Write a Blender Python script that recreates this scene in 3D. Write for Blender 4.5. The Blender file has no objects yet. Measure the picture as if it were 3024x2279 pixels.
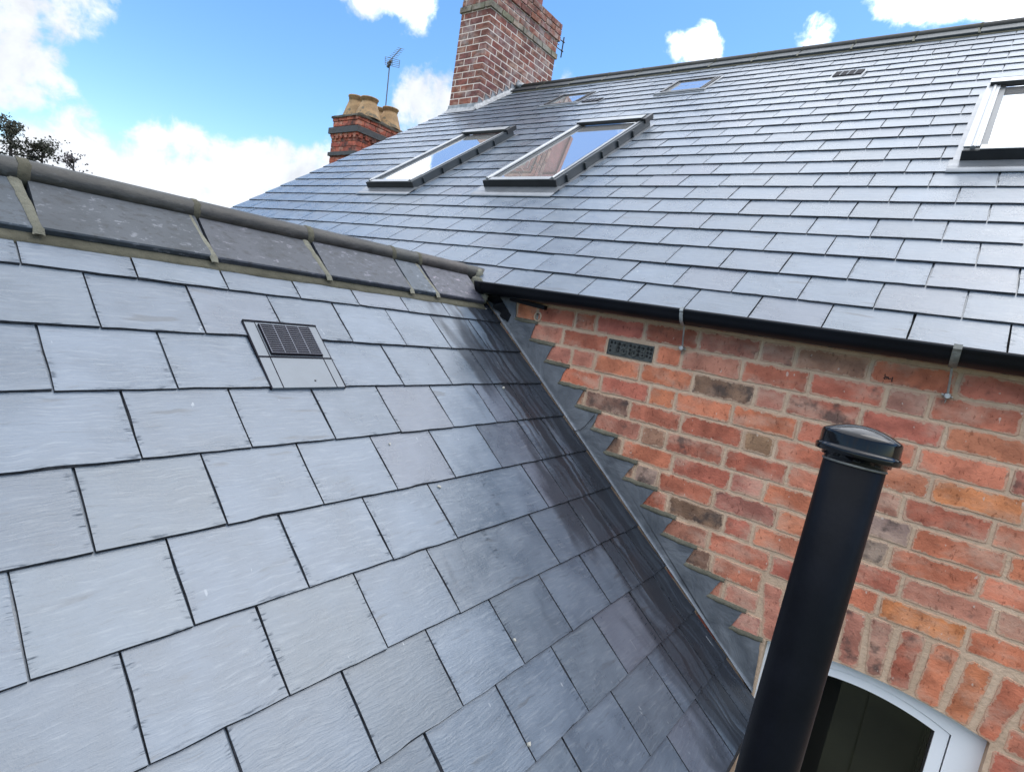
import bpy, bmesh, math, random
from math import sin, cos, tan, pi, radians, sqrt, atan2
from mathutils import Matrix, Vector, noise as mnoise

random.seed(7)
SC = bpy.context.scene
COL = SC.collection
V = Vector

# ------------------------------------------------------------------ camera
CAM_LOC = V((0.3933, -2.3021, 0.3425))
ROWS = ((0.7786327, 0.6066545, 0.1603169), (0.2111738, -0.0127563, -0.9773653), (-0.5908780, 0.7948633, -0.1380420))
FPX = 1659.33 / 3024.0
cam_d = bpy.data.cameras.new('camera')
cam_d.sensor_fit = 'HORIZONTAL'
cam_d.sensor_width = 36.0
cam_d.lens = 36.0 * FPX
cam_d.clip_start = 0.02
cam_d.clip_end = 2000
cam = bpy.data.objects.new('camera', cam_d)
COL.objects.link(cam)
ax = [V(r) for r in ROWS]
m = Matrix.Identity(4)
for i in range(3):
    m[i][0] = ax[0][i]
    m[i][1] = -ax[1][i]
    m[i][2] = -ax[2][i]
    m[i][3] = CAM_LOC[i]
cam.matrix_world = m
SC.camera = cam


def project(p):
    d = V(p) - CAM_LOC
    x, y, z = ax[0].dot(d), ax[1].dot(d), ax[2].dot(d)
    if z < 0.05:
        return None
    return (0.5 + FPX * x / z, 0.5 * 771 / 1024 + FPX * y / z)


# ------------------------------------------------------------------ node helper
class NT:
    def __init__(self, tree):
        self.t = tree
        tree.nodes.clear()

    def n(self, typ, **kw):
        nd = self.t.nodes.new('ShaderNode' + typ)
        for k, v in kw.items():
            if k.startswith('i_'):
                nd.inputs[k[2:].replace('_', ' ')].default_value = v
            else:
                setattr(nd, k, v)
        return nd

    def l(self, a, b):
        self.t.links.new(a, b)

    def _set(self, nd, i, x):
        if isinstance(x, bpy.types.NodeSocket):
            self.l(x, nd.inputs[i])
        elif x is not None:
            nd.inputs[i].default_value = x

    def math(self, op, a, b=None, c=None, clamp=False):
        nd = self.n('Math', operation=op, use_clamp=clamp)
        self._set(nd, 0, a)
        self._set(nd, 1, b)
        self._set(nd, 2, c)
        return nd.outputs[0]

    def vmath(self, op, a, b=None):
        nd = self.n('VectorMath', operation=op)
        self._set(nd, 0, a)
        self._set(nd, 1, b)
        return nd.outputs['Value'] if op in ('DOT_PRODUCT', 'LENGTH') else nd.outputs[0]

    def mix(self, f, a, b, blend='MIX'):
        nd = self.n('Mix', data_type='RGBA', blend_type=blend)
        self._set(nd, 0, f)
        self._set(nd, 6, a if not isinstance(a, tuple) else (a + (1,))[:4])
        self._set(nd, 7, b if not isinstance(b, tuple) else (b + (1,))[:4])
        return nd.outputs[2]

    def ramp(self, x, lo, hi, a=0.0, b=1.0, smooth=True):
        nd = self.n('MapRange', interpolation_type='SMOOTHSTEP' if smooth else 'LINEAR')
        self._set(nd, 0, x)
        for i, v in zip((1, 2, 3, 4), (lo, hi, a, b)):
            nd.inputs[i].default_value = v
        return nd.outputs[0]

    def noise(self, vec, scale, detail=4, rough=0.55, dist=0.0, out='Fac'):
        nd = self.n('TexNoise')
        if vec is not None:
            self.l(vec, nd.inputs['Vector'])
        nd.inputs['Scale'].default_value = scale
        nd.inputs['Detail'].default_value = detail
        nd.inputs['Roughness'].default_value = rough
        nd.inputs['Distortion'].default_value = dist
        return nd.outputs[out]

    def scale(self, vec, s):
        return self.vmath('MULTIPLY', vec, s)


# ------------------------------------------------------------------ world, sun, exposure
SUN_AZ, SUN_EL = radians(40), radians(62)          # azimuth from +Y towards +X
SUN_DIR = V((sin(SUN_AZ) * cos(SUN_EL), cos(SUN_AZ) * cos(SUN_EL), sin(SUN_EL)))


def dirv(az, el):
    az, el = radians(az), radians(el)
    return (sin(az) * cos(el), cos(az) * cos(el), sin(el))


world = bpy.data.worlds.new('World')
SC.world = world
world.use_nodes = True
W = NT(world.node_tree)
tc = W.n('TexCoord').outputs['Generated']
sky = W.n('TexSky', sky_type='NISHITA')
sky.sun_disc = False
sky.sun_elevation = SUN_EL
sky.sun_rotation = SUN_AZ
sky.air_density = 1.0
sky.dust_density = 0.3
sky.ozone_density = 2.5
sky_c = W.n('HueSaturation', i_Saturation=1.2, i_Value=0.86)
W.l(sky.outputs[0], sky_c.inputs['Color'])
sep = W.n('SeparateXYZ')
W.l(tc, sep.inputs[0])
# a flat cloud deck seen in perspective
zz = W.math('ADD', W.math('MAXIMUM', sep.outputs[2], 0.0), 0.16)
px = W.math('DIVIDE', sep.outputs[0], zz)
py = W.math('DIVIDE', sep.outputs[1], zz)
comb = W.n('CombineXYZ')
W.l(px, comb.inputs[0])
W.l(py, comb.inputs[1])
comb.inputs[2].default_value = 3.7
cn = W.noise(comb.outputs[0], 1.5, 7, 0.55, 0.15)
cn2 = W.noise(tc, 9.0, 6, 0.6, 0.2)
cn3 = W.noise(tc, 30.0, 5, 0.6, 0.3)
field = W.math('ADD', W.math('MULTIPLY', W.math('SUBTRACT', cn, 0.5), 0.7),
               W.math('MULTIPLY', W.math('SUBTRACT', cn2, 0.5), 1.0))
field = W.math('ADD', field, W.math('MULTIPLY', W.math('SUBTRACT', cn3, 0.5), 0.75))
# clouds in view, then one unseen, added to light the wall: (azimuth, elevation, inner deg, outer deg, weight)
BL = [(-80.0, 14.2, 0, 3.4, .46), (-76.0, 15.6, 0, 3.9, .46), (-79.4, 10.4, 0, 4.2, .52), (-77.2, 11.4, 0, 2.6, .36),
      (-76.0, 3.5, 2.0, 7.6, .55), (-69.0, 4.4, 3.0, 7.6, .55), (-63.0, 5.6, 2.5, 7.5, .55), (-57.5, 6.0, 2.0, 6.6, .55), (-53.0, 7.0, 1.0, 5.0, .40),
      (-48.5, 16.0, 0, 5.0, .52), (-52.0, 12.5, 0, 4.5, .45), (-36.6, 21.0, 0, 3.2, .50),
      (-55.5, 24.6, 0, 3.6, .42), (-51.5, 24.2, 0, 3.2, .42),
      (-24.3, 24.2, 0, 2.8, .46), (-27.0, 24.2, 0, 2.2, .40), (-15.6, 25.0, 0, 2.8, .46),
      (-6.5, 29.5, 1, 6.0, .50), (-0.5, 29.5, 2, 7.0, .55),
      (180.0, 35.0, 20, 75, .25)]  # unseen cloud behind the camera, added to brighten the wall
acc = None
for az, el, r0, r1, w in BL:
    dp = W.vmath('DOT_PRODUCT', tc, dirv(az, el))
    s = W.ramp(dp, cos(radians(r1)), cos(radians(r0)), 0.0, w)
    acc = s if acc is None else W.math('MAXIMUM', acc, s)
# the blue gap above the left of the roof stays thinly clouded
gap = None
for az, el, r0, r1, w in [(-48.5, 40.5, 3, 8, .85), (-57.5, 35.0, 1, 3.8, .80), (-64, 17, 2, 8, .45), (-74.5, 12.5, .5, 2.5, .3), (-33, 26, 2, 7, .35), (-19.5, 26, .5, 4, .40), (-41, 25, 2, 7, .3), (-31, 41.5, 1, 4, .6)]:
    dp = W.vmath('DOT_PRODUCT', tc, dirv(az, el))
    s = W.ramp(dp, cos(radians(r1)), cos(radians(r0)), 0.0, w)
    gap = s if gap is None else W.math('MAXIMUM', gap, s)
# unseen cloud cover added above the view, to brighten the roofs' reflections
field = W.math('ADD', field, W.ramp(sep.outputs[2], 0.44, 0.54, 0.0, 0.50))
field = W.math('SUBTRACT', W.math('ADD', field, acc), gap)
mask = W.ramp(field, 0.18, 0.52, 0.0, 1.0)
sund = W.math('MAXIMUM', W.vmath('DOT_PRODUCT', tc, tuple(SUN_DIR)), 0.0)
glow = W.math('POWER', sund, 8.0)
body = W.ramp(W.math('ADD', W.noise(tc, 7.0, 6, 0.6, 0.4), W.math('MULTIPLY', field, 0.16)), 0.36, 0.66, 0.80, 1.10)
cl = W.math('MULTIPLY', body, W.math('ADD', W.ramp(sep.outputs[2], 0.34, 0.48, 3.6, 9.8), W.math('MULTIPLY', glow, 0.8)))  # clouds above the view made brighter, to lift roofs and wall
ccol = W.n('CombineColor')
W.l(W.math('MULTIPLY', cl, 0.935), ccol.inputs[0])
W.l(W.math('MULTIPLY', cl, 0.98), ccol.inputs[1])
W.l(W.math('MULTIPLY', cl, 1.055), ccol.inputs[2])
skymix = W.mix(mask, sky_c.outputs[0], ccol.outputs[0])
bg = W.n('Background', i_Strength=0.10)
W.l(skymix, bg.inputs['Color'])
out = W.n('OutputWorld')
W.l(bg.outputs[0], out.inputs['Surface'])

sun_d = bpy.data.lights.new('sun', 'SUN')
sun_d.energy = 0.5
sun_d.angle = radians(40)
sun_d.color = (1.0, 0.96, 0.90)
sun = bpy.data.objects.new('sun', sun_d)
COL.objects.link(sun)
sun.rotation_euler = SUN_DIR.to_track_quat('Z', 'Y').to_euler()
sun.location = (0, 0, 30)

SC.view_settings.view_transform = 'Standard'
SC.view_settings.look = 'None'
SC.view_settings.exposure = 1.58
SC.view_settings.gamma = 1.0
SC.view_settings.use_curve_mapping = False

# ------------------------------------------------------------------ object helpers
WM = {}


def link(name, mesh, mat=None, parent=None, M=None, color=None):
    o = bpy.data.objects.new(name, mesh)
    COL.objects.link(o)
    M = M.copy() if M is not None else Matrix.Identity(4)
    if parent is not None:
        o.parent = parent
        o.matrix_parent_inverse = WM[parent.name].inverted()
    o.matrix_basis = M
    WM[o.name] = M
    if mat is not None and mesh is not None and len(mesh.materials) == 0:
        mesh.materials.append(mat)
        if mat.name.startswith('slate'):
            mesh.materials.append(M_EDGE)
    if color is not None:
        o.color = color
    return o


def empty(name, loc, label, cat, group=None):
    o = bpy.data.objects.new(name, None)
    COL.objects.link(o)
    o.empty_display_size = 0.1
    o.matrix_basis = Matrix.Translation(loc)
    WM[o.name] = Matrix.Translation(loc)
    tag(o, label, cat, group)
    return o


def tag(o, label=None, cat=None, group=None, kind=None):
    if label:
        o['label'] = label
    if cat:
        o['category'] = cat
    if group:
        o['group'] = group
    if kind:
        o['kind'] = kind
    return o


class MB:
    """collects faces for one mesh"""

    def __init__(self):
        self.v, self.f, self.s, self.mi = [], [], [], []

    def face(self, pts, smooth=False, mi=0):
        i = len(self.v)
        self.v += [tuple(p) for p in pts]
        self.f.append(tuple(range(i, i + len(pts))))
        self.s.append(smooth)
        self.mi.append(mi)

    def grid(self, rows, closed_u=False, closed_v=False, smooth=True, mi=0):
        i0 = len(self.v)
        nr, nc = len(rows), len(rows[0])
        for r in rows:
            self.v += [tuple(p) for p in r]
        for a in range(nr if closed_v else nr - 1):
            for b in range(nc if closed_u else nc - 1):
                a2, b2 = (a + 1) % nr, (b + 1) % nc
                self.f.append((i0 + a * nc + b, i0 + a * nc + b2, i0 + a2 * nc + b2, i0 + a2 * nc + b))
                self.s.append(smooth)
                self.mi.append(mi)

    def box(self, a, b, mi=0):
        x0, y0, z0 = a
        x1, y1, z1 = b
        p = [(x0, y0, z0), (x1, y0, z0), (x1, y1, z0), (x0, y1, z0), (x0, y0, z1), (x1, y0, z1), (x1, y1, z1), (x0, y1, z1)]
        i = len(self.v)
        self.v += p
        for q in ((0, 3, 2, 1), (4, 5, 6, 7), (0, 1, 5, 4), (1, 2, 6, 5), (2, 3, 7, 6), (3, 0, 4, 7)):
            self.f.append(tuple(i + k for k in q))
            self.s.append(False)
            self.mi.append(mi)

    def tube(self, pts, r, n=8, caps=True, smooth=True):
        pts = [V(p) for p in pts]
        rr = r if isinstance(r, (list, tuple)) else [r] * len(pts)
        rows = []
        u = None
        for i, p in enumerate(pts):
            d = (pts[min(i + 1, len(pts) - 1)] - pts[max(i - 1, 0)]).normalized()
            if u is None:
                u = d.cross(V((0, 0, 1)) if abs(d.z) < .9 else V((1, 0, 0))).normalized()
            u = (u - d * u.dot(d)).normalized()
            w = d.cross(u)
            rows.append([p + (u * cos(2 * pi * k / n) + w * sin(2 * pi * k / n)) * rr[i] for k in range(n)])
        self.grid(rows, closed_u=True, smooth=smooth)
        if caps:
            self.face(rows[0][::-1])
            self.face(rows[-1])

    def lathe(self, prof, n=32, c=(0, 0, 0), smooth=True):
        rows = [[(c[0] + r * cos(2 * pi * k / n), c[1] + r * sin(2 * pi * k / n), c[2] + z) for k in range(n)] for r, z in prof]
        self.grid(rows, closed_u=True, smooth=smooth)

    def prism(self, poly, y0, y1):
        """outline in x,z between two y planes; y0 is the visible side"""
        a = [(x, y0, z) for x, z in poly]
        b = [(x, y1, z) for x, z in poly]
        self.face(a)
        self.face(b[::-1])
        for i in range(len(poly)):
            j = (i + 1) % len(poly)
            self.face([a[j], a[i], b[i], b[j]])

    def mesh(self, name, fix=True, merge=False):
        me = bpy.data.meshes.new(name)
        me.from_pydata(self.v, [], self.f)
        me.polygons.foreach_set('use_smooth', self.s)
        me.polygons.foreach_set('material_index', self.mi)
        if fix or merge:
            bm = bmesh.new()
            bm.from_mesh(me)
            if merge:
                bmesh.ops.remove_doubles(bm, verts=bm.verts, dist=1e-5)
            bmesh.ops.recalc_face_normals(bm, faces=bm.faces)
            bm.to_mesh(me)
            bm.free()
        me.update()
        return me

    def build(self, name, mat, parent=None, M=None, color=None, fix=True, merge=False):
        return link(name, self.mesh(name, fix, merge), mat, parent, M, color)


WS = 0.254
# ------------------------------------------------------------------ materials
MATS = {}


def new_mat(name):
    mt = bpy.data.materials.new(name)
    mt.use_nodes = True
    t = NT(mt.node_tree)
    b = t.n('BsdfPrincipled')
    o = t.n('OutputMaterial')
    t.l(b.outputs[0], o.inputs['Surface'])
    MATS[name] = mt
    return mt, t, b


def bump(t, b, h, strength, dist=0.01):
    nd = t.n('Bump')
    nd.inputs['Strength'].default_value = strength
    nd.inputs['Distance'].default_value = dist
    t.l(h, nd.inputs['Height'])
    t.l(nd.outputs[0], b.inputs['Normal'])
    return nd


def simple(name, col, rough=0.5, metal=0.0, var=0.15, scale=12.0, bmp=0.0, bscale=40.0, ior=1.5, spots=None):
    mt, t, b = new_mat(name)
    co = t.n('TexCoord').outputs['Object']
    nz = t.noise(co, scale, 5, 0.6)
    lo = tuple(c * (1 - var) for c in col)
    hi = tuple(min(1, c * (1 + var)) for c in col)
    c = t.mix(t.ramp(nz, 0.3, 0.7), lo, hi)
    if spots:
        sn = t.noise(co, spots[1], 4, 0.6)
        c = t.mix(t.ramp(sn, spots[2], spots[2] + 0.08), c, spots[0])
    t.l(c, b.inputs['Base Color'])
    b.inputs['Roughness'].default_value = rough
    b.inputs['Metallic'].default_value = metal
    b.inputs['IOR'].default_value = ior
    if bmp:
        bump(t, b, t.noise(co, bscale, 5, 0.6), bmp, 0.01)
    return mt


def slate_material(name, damp=False):  # damp also brings shade painted into the colour
    mt, t, b = new_mat(name)
    oi = t.n('ObjectInfo')
    geo = t.n('NewGeometry')
    co = t.n('TexCoord').outputs['Object']
    rnd = t.math('FRACT', t.math('ADD', oi.outputs['Random'], geo.outputs['Random Per Island']))
    off = t.n('CombineXYZ')
    t.l(t.math('MULTIPLY', rnd, 37.0), off.inputs[0])
    t.l(t.math('MULTIPLY', rnd, 91.0), off.inputs[1])
    t.l(t.math('MULTIPLY', rnd, 13.0), off.inputs[2])
    p = t.vmath('ADD', co, off.outputs[0])
    warp = t.noise(p, 6.0, 3, 0.5, out='Color')
    pw = t.vmath('ADD', p, t.scale(warp, (0.03, 0.05, 0)))
    grain = t.noise(t.scale(pw, (6.0, 62.0, 6.0)), 2.4, 6, 0.66)
    broad = t.noise(p, 7.0, 4, 0.55)
    fine = t.noise(p, 160.0, 3, 0.6)
    ridgeln = t.noise(t.scale(pw, (2.2, 17.0, 2.0)), 1.3, 3, 0.45)
    tone = t.ramp(rnd, 0.0, 1.0, 0.88, 1.10, False)
    c = t.mix(t.ramp(broad, 0.3, 0.7), (0.054, 0.076, 0.106), (0.084, 0.110, 0.146))
    c = t.mix(t.math('MULTIPLY', t.ramp(grain, 0.5, 0.70), 0.45), c, (0.155, 0.178, 0.205))
    c = t.mix(t.math('MULTIPLY', t.ramp(grain, 0.42, 0.32), 0.5), c, (0.045, 0.056, 0.072))
    # some slates lean to heather, some to green
    rr = t.math('FRACT', t.math('MULTIPLY', rnd, 7.31))
    c = t.mix(t.ramp(rr, 0.80, 1.0, 0.0, 0.30), c, (0.090, 0.084, 0.104))
    c = t.mix(t.ramp(rr, 0.20, 0.0, 0.0, 0.2), c, (0.080, 0.096, 0.100))
    hs = t.n('HueSaturation')
    t.l(c, hs.inputs['Color'])
    t.l(tone, hs.inputs['Value'])
    c = hs.outputs[0]
    # pale flecks and scratches left by handling
    sc = t.noise(t.scale(pw, (60.0, 22.0, 10.0)), 1.0, 2, 0.5)
    fl = t.math('MULTIPLY', t.ramp(sc, 0.73, 0.78), t.ramp(t.noise(p, 3.0, 2), 0.48, 0.62))
    c = t.mix(t.math('MULTIPLY', fl, 0.6), c, (0.34, 0.36, 0.38))
    # short dark cleavage lines
    dk = t.math('MULTIPLY', t.ramp(ridgeln, 0.655, 0.70), t.ramp(broad, 0.42, 0.58))
    c = t.mix(t.math('MULTIPLY', dk, 0.55), c, (0.03, 0.034, 0.04))
    # dressed edges: short dark flake scars along the sides and the tail
    ss = t.n('SeparateXYZ')
    t.l(co, ss.inputs[0])
    ed = t.math('MINIMUM', t.math('MINIMUM', ss.outputs[0], t.math('ABSOLUTE', t.math('SUBTRACT', WS - 0.0042, ss.outputs[0]))), t.math('ADD', ss.outputs[1], 0.003))
    sl_ = t.noise(t.scale(t.vmath('ADD', pw, t.scale(pw, (0.0, 0.0, 0.0))), (16.0, 150.0, 10.0)), 1.0, 4, 0.7)
    fk = t.math('MULTIPLY', t.ramp(sl_, 0.52, 0.66), t.ramp(t.math('ADD', ed, t.math('MULTIPLY', t.math('SUBTRACT', broad, 0.5), 0.032)), 0.0165, 0.005))
    c = t.mix(t.math('MULTIPLY', fk, 0.65), c, (0.028, 0.033, 0.041))
    rough = t.ramp(broad, 0.25, 0.75, 0.25, 0.35)
    spec = t.math('SUBTRACT', 0.5, t.math('MULTIPLY', fk, 0.42))
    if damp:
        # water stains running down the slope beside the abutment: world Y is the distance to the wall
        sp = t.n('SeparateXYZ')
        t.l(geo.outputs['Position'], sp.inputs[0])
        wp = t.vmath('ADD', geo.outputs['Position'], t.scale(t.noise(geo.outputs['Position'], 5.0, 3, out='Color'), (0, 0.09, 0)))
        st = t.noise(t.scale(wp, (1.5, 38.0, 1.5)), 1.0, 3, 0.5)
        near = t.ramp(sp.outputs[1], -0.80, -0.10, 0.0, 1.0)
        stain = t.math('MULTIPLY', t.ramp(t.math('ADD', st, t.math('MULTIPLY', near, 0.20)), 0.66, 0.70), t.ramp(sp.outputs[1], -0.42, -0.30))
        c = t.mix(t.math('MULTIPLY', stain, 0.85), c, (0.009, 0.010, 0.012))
        wet_shade = t.math('MULTIPLY', t.ramp(t.math('ADD', t.noise(t.scale(wp, (2.0, 8.0, 2.0)), 1.0, 3), t.math('MULTIPLY', near, 0.5)), 0.66, 0.92), 0.80)  # real damp close to the wall; farther out it is painted shade
        c = t.mix(wet_shade, c, (0.020, 0.023, 0.030))
        scr = t.noise(t.scale(t.vmath('ADD', geo.outputs['Position'], (3.1, 0, 0)), (9.0, 75.0, 9.0)), 1.0, 2, 0.5)
        c = t.mix(t.math('MULTIPLY', t.ramp(scr, 0.73, 0.77), t.math('MULTIPLY', near, 0.6)), c, (0.30, 0.32, 0.34))
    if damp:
        # duller sheen over the same strip, so the brick reflection stays weak
        spec = t.math('SUBTRACT', spec, t.math('MULTIPLY', wet_shade, 0.42), clamp=True)
    t.l(c, b.inputs['Base Color'])
    t.l(rough, b.inputs['Roughness'])
    b.inputs['IOR'].default_value = 1.58
    t.l(spec, b.inputs['Specular IOR Level'])
    h = t.math('ADD', t.math('MULTIPLY', grain, 0.55), t.math('ADD', t.math('MULTIPLY', ridgeln, 0.45), t.math('ADD', t.math('MULTIPLY', broad, 0.8), t.math('MULTIPLY', fine, 0.16))))
    bump(t, b, h, 0.30, 0.006)
    return mt


def brick_material(name, bloom=0.0, soot=0.0):
    mt, t, b = new_mat(name)
    oi = t.n('ObjectInfo')
    geo = t.n('NewGeometry')
    co = t.n('TexCoord').outputs['Object']
    off = t.n('CombineXYZ')
    t.l(t.math('MULTIPLY', oi.outputs['Random'], 41.0), off.inputs[0])
    t.l(t.math('MULTIPLY', oi.outputs['Random'], 17.0), off.inputs[2])
    p = t.vmath('ADD', co, off.outputs[0])
    n1 = t.noise(p, 9.0, 5, 0.6, 0.3)
    n2 = t.noise(p, 34.0, 5, 0.65)
    n3 = t.noise(t.scale(p, (1, 1, 2.2)), 5.0, 3, 0.5)
    base = oi.outputs['Color']
    c = t.mix(t.ramp(n1, 0.34, 0.66), t.mix(1.0, base, (0.70, 0.64, 0.62), 'MULTIPLY'), t.mix(1.0, base, (1.16, 1.10, 1.05), 'MULTIPLY'))
    c = t.mix(t.math('MULTIPLY', t.ramp(n2, 0.56, 0.74), 0.45), c, t.mix(1.0, base, (0.52, 0.46, 0.46), 'MULTIPLY'))
    # lime / mortar haze smeared over part of the face
    hz = t.math('MULTIPLY', t.ramp(t.math('ADD', n3, t.math('MULTIPLY', n2, 0.25)), 0.58, 0.86), 0.55)
    c = t.mix(hz, c, (0.53, 0.36, 0.27))
    # burnt patches, amount carried in the object colour's alpha
    bn = t.ramp(t.math('ADD', t.noise(p, 11.0, 4, 0.6), t.math('MULTIPLY', oi.outputs['Alpha'], 0.42)), 0.60, 0.78)
    c = t.mix(t.math('MULTIPLY', bn, 0.8), c, (0.058, 0.044, 0.040))
    # mortar dragged over the arrises
    at = t.n('Attribute', attribute_name='rim')
    mn = t.noise(p, 30.0, 5, 0.7)
    ms = t.ramp(t.math('ADD', t.math('MULTIPLY', at.outputs['Fac'], 0.36), mn), 0.70, 0.80)
    c = t.mix(t.math('MULTIPLY', ms, 0.70), c, (0.45, 0.31, 0.22))
    # pits and drag marks
    pit = t.noise(t.scale(p, (1.0, 1.0, 0.45)), 95.0, 3, 0.6)
    c = t.mix(t.math('MULTIPLY', t.ramp(pit, 0.60, 0.68), 0.6), c, t.mix(1.0, c, (0.42, 0.36, 0.34), 'MULTIPLY'))
    wh = t.ramp(t.noise(t.scale(p, (1.0, 1.0, 0.5)), 60.0, 2, 0.5), 0.705, 0.74)
    c = t.mix(t.math('MULTIPLY', wh, 0.6), c, (0.52, 0.44, 0.38))
    if bloom:
        w = t.noise(geo.outputs['Position'], 3.6, 4, 0.6, 0.5)
        w2 = t.noise(geo.outputs['Position'], 17.0, 4, 0.6)
        c = t.mix(t.math('MULTIPLY', t.ramp(t.math('ADD', w, t.math('MULTIPLY', w2, 0.25)), 0.62, 0.82), bloom), c, (0.34, 0.29, 0.27))
    if soot:
        w = t.noise(geo.outputs['Position'], 6.0, 5, 0.65)
        c = t.mix(t.math('MULTIPLY', t.ramp(w, 0.48, 0.62), soot), c, (0.030, 0.026, 0.026))
    t.l(c, b.inputs['Base Color'])
    b.inputs['Roughness'].default_value = 0.88
    b.inputs['IOR'].default_value = 1.35
    h = t.math('ADD', t.math('MULTIPLY', n2, 0.7), t.math('MULTIPLY', t.noise(p, 120.0, 3, 0.6), 0.35))
    bump(t, b, h, 0.75, 0.007)
    return mt


M_SLATE = slate_material('slate')
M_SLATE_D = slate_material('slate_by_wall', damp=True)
M_BRICK = brick_material('wall_brick')
M_BRICK_C = brick_material('chimney_brick', bloom=0.6)
M_BRICK_F = brick_material('old_chimney_brick', soot=0.55)


def mortar_material(name, ca, cb, bs=0.6):
    mt, t, b = new_mat(name)
    co = t.n('TexCoord').outputs['Object']
    n1 = t.noise(co, 5.0, 4, 0.6)
    n2 = t.noise(co, 60.0, 5, 0.65)
    c = t.mix(t.ramp(n1, 0.3, 0.7), ca, cb)
    c = t.mix(t.math('MULTIPLY', t.ramp(n2, 0.45, 0.7), 0.35), c, tuple(x * 0.62 for x in ca))
    t.l(c, b.inputs['Base Color'])
    b.inputs['Roughness'].default_value = 0.92
    b.inputs['IOR'].default_value = 1.3
    bump(t, b, t.math('ADD', n2, t.math('MULTIPLY', t.noise(co, 18.0, 4), 0.8)), bs, 0.008)
    return mt


M_MORTAR = mortar_material('sand_mortar', (0.45, 0.315, 0.22), (0.54, 0.39, 0.28))
M_MORTAR_C = mortar_material('pink_mortar', (0.60, 0.49, 0.43), (0.70, 0.60, 0.53), 0.2)
M_MORTAR_F = mortar_material('old_mortar', (0.20, 0.13, 0.10), (0.28, 0.18, 0.14), 0.5)
M_BED = mortar_material('olive_bedding_mortar', (0.062, 0.058, 0.042), (0.095, 0.089, 0.066), 0.5)
M_JOINT = mortar_material('pale_joint_mortar', (0.105, 0.102, 0.080), (0.165, 0.160, 0.128), 0.8)
M_SMEAR = mortar_material('mortar_smear', (0.34, 0.34, 0.31), (0.48, 0.47, 0.43), 0.4)
M_BEAD = mortar_material('green_pointing', (0.085, 0.080, 0.060), (0.145, 0.136, 0.105), 0.6)


def ridge_material(name, ca, cb, fleck):
    mt, t, b = new_mat(name)
    oi = t.n('ObjectInfo')
    co = t.n('TexCoord').outputs['Object']
    off = t.n('CombineXYZ')
    t.l(t.math('MULTIPLY', oi.outputs['Random'], 23.0), off.inputs[1])
    p = t.vmath('ADD', co, off.outputs[0])
    n1 = t.noise(p, 6.0, 4, 0.6)
    n2 = t.noise(t.scale(p, (1.0, 0.6, 1.5)), 44.0, 5, 0.66)
    c = t.mix(t.ramp(n1, 0.3, 0.7), ca, cb)
    c = t.mix(t.math('MULTIPLY', t.ramp(n2, 0.46, 0.38), 0.7), c, tuple(x * 0.42 for x in ca))
    fl = t.math('MULTIPLY', t.ramp(n2, 0.57, 0.65), t.ramp(t.noise(p, 7.0, 3), 0.36, 0.60))
    c = t.mix(t.math('MULTIPLY', fl, fleck), c, (0.13, 0.135, 0.15))
    c = t.mix(1.0, c, oi.outputs['Color'], 'MULTIPLY')
    t.l(c, b.inputs['Base Color'])
    b.inputs['Roughness'].default_value = 0.55
    b.inputs['IOR'].default_value = 1.45
    bump(t, b, n2, 0.30, 0.006)
    return mt


M_WING = ridge_material('clay_ridge_wing', (0.019, 0.025, 0.032), (0.033, 0.040, 0.049), 0.7)
M_ROLL = ridge_material('clay_ridge_roll', (0.010, 0.010, 0.009), (0.024, 0.023, 0.019), 0.12)


def lead_material():
    mt, t, b = new_mat('lead_sheet')
    co = t.n('TexCoord').outputs['Object']
    n1 = t.noise(co, 5.0, 5, 0.6, 0.6)
    n2 = t.noise(t.scale(co, (1, 1, 1)), 9.0, 3, 0.5, 0.4)
    c = t.mix(t.ramp(n1, 0.3, 0.7), (0.105, 0.116, 0.134), (0.170, 0.182, 0.203))
    c = t.mix(t.math('MULTIPLY', t.ramp(t.math('ADD', t.math('MULTIPLY', n1, .5), t.math('MULTIPLY', n2, .5)), 0.52, 0.68), 0.5), c, (0.22, 0.235, 0.26))
    c = t.mix(t.math('MULTIPLY', t.ramp(n2, 0.42, 0.28), 0.4), c, (0.060, 0.066, 0.078))
    t.l(c, b.inputs['Base Color'])
    b.inputs['Metallic'].default_value = 0.35
    t.l(t.ramp(n2, 0.3, 0.7, 0.42, 0.6), b.inputs['Roughness'])
    bump(t, b, t.math('ADD', n1, t.math('MULTIPLY', n2, 0.4)), 0.35, 0.035)
    return mt


M_LEAD = lead_material()
M_EDGE = simple('broken_slate_edge', (0.032, 0.034, 0.040), 0.85, 0, 0.4, 60, 0.5, 120, ior=1.25)
M_LEAD_L = simple('weathered_lead', (0.26, 0.265, 0.275), 0.55, 0.25, 0.3, 14, 0.4, 22)
M_BLACK = simple('black_plastic', (0.005, 0.0055, 0.008), 0.35, 0, 0.2, 8, 0.04, 60, ior=1.3)
M_PIPE = simple('black_pipe_plastic', (0.0035, 0.0040, 0.006), 0.40, 0, 0.3, 6, 0.05, 90, ior=1.18, spots=((0.05, 0.05, 0.055), 45, 0.74))
M_CAP = simple('glossy_black_plastic', (0.004, 0.0045, 0.006), 0.09, 0, 0.2, 8, 0.02, 60, ior=1.36)
M_GALV = simple('galvanised_steel', (0.36, 0.36, 0.35), 0.5, 0.6, 0.25, 30, 0.2, 60)
M_RUSTY = simple('dull_iron', (0.17, 0.165, 0.15), 0.6, 0.4, 0.3, 30, 0.2, 60)
M_UPVC = simple('white_upvc', (0.78, 0.80, 0.84), 0.32, 0, 0.02, 3)
M_IRON = simple('cast_iron_green_grey', (0.056, 0.058, 0.053), 0.6, 0.1, 0.25, 60, 0.3, 90)
M_HOLE = simple('dark_void', (0.004, 0.004, 0.004), 0.9)
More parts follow.
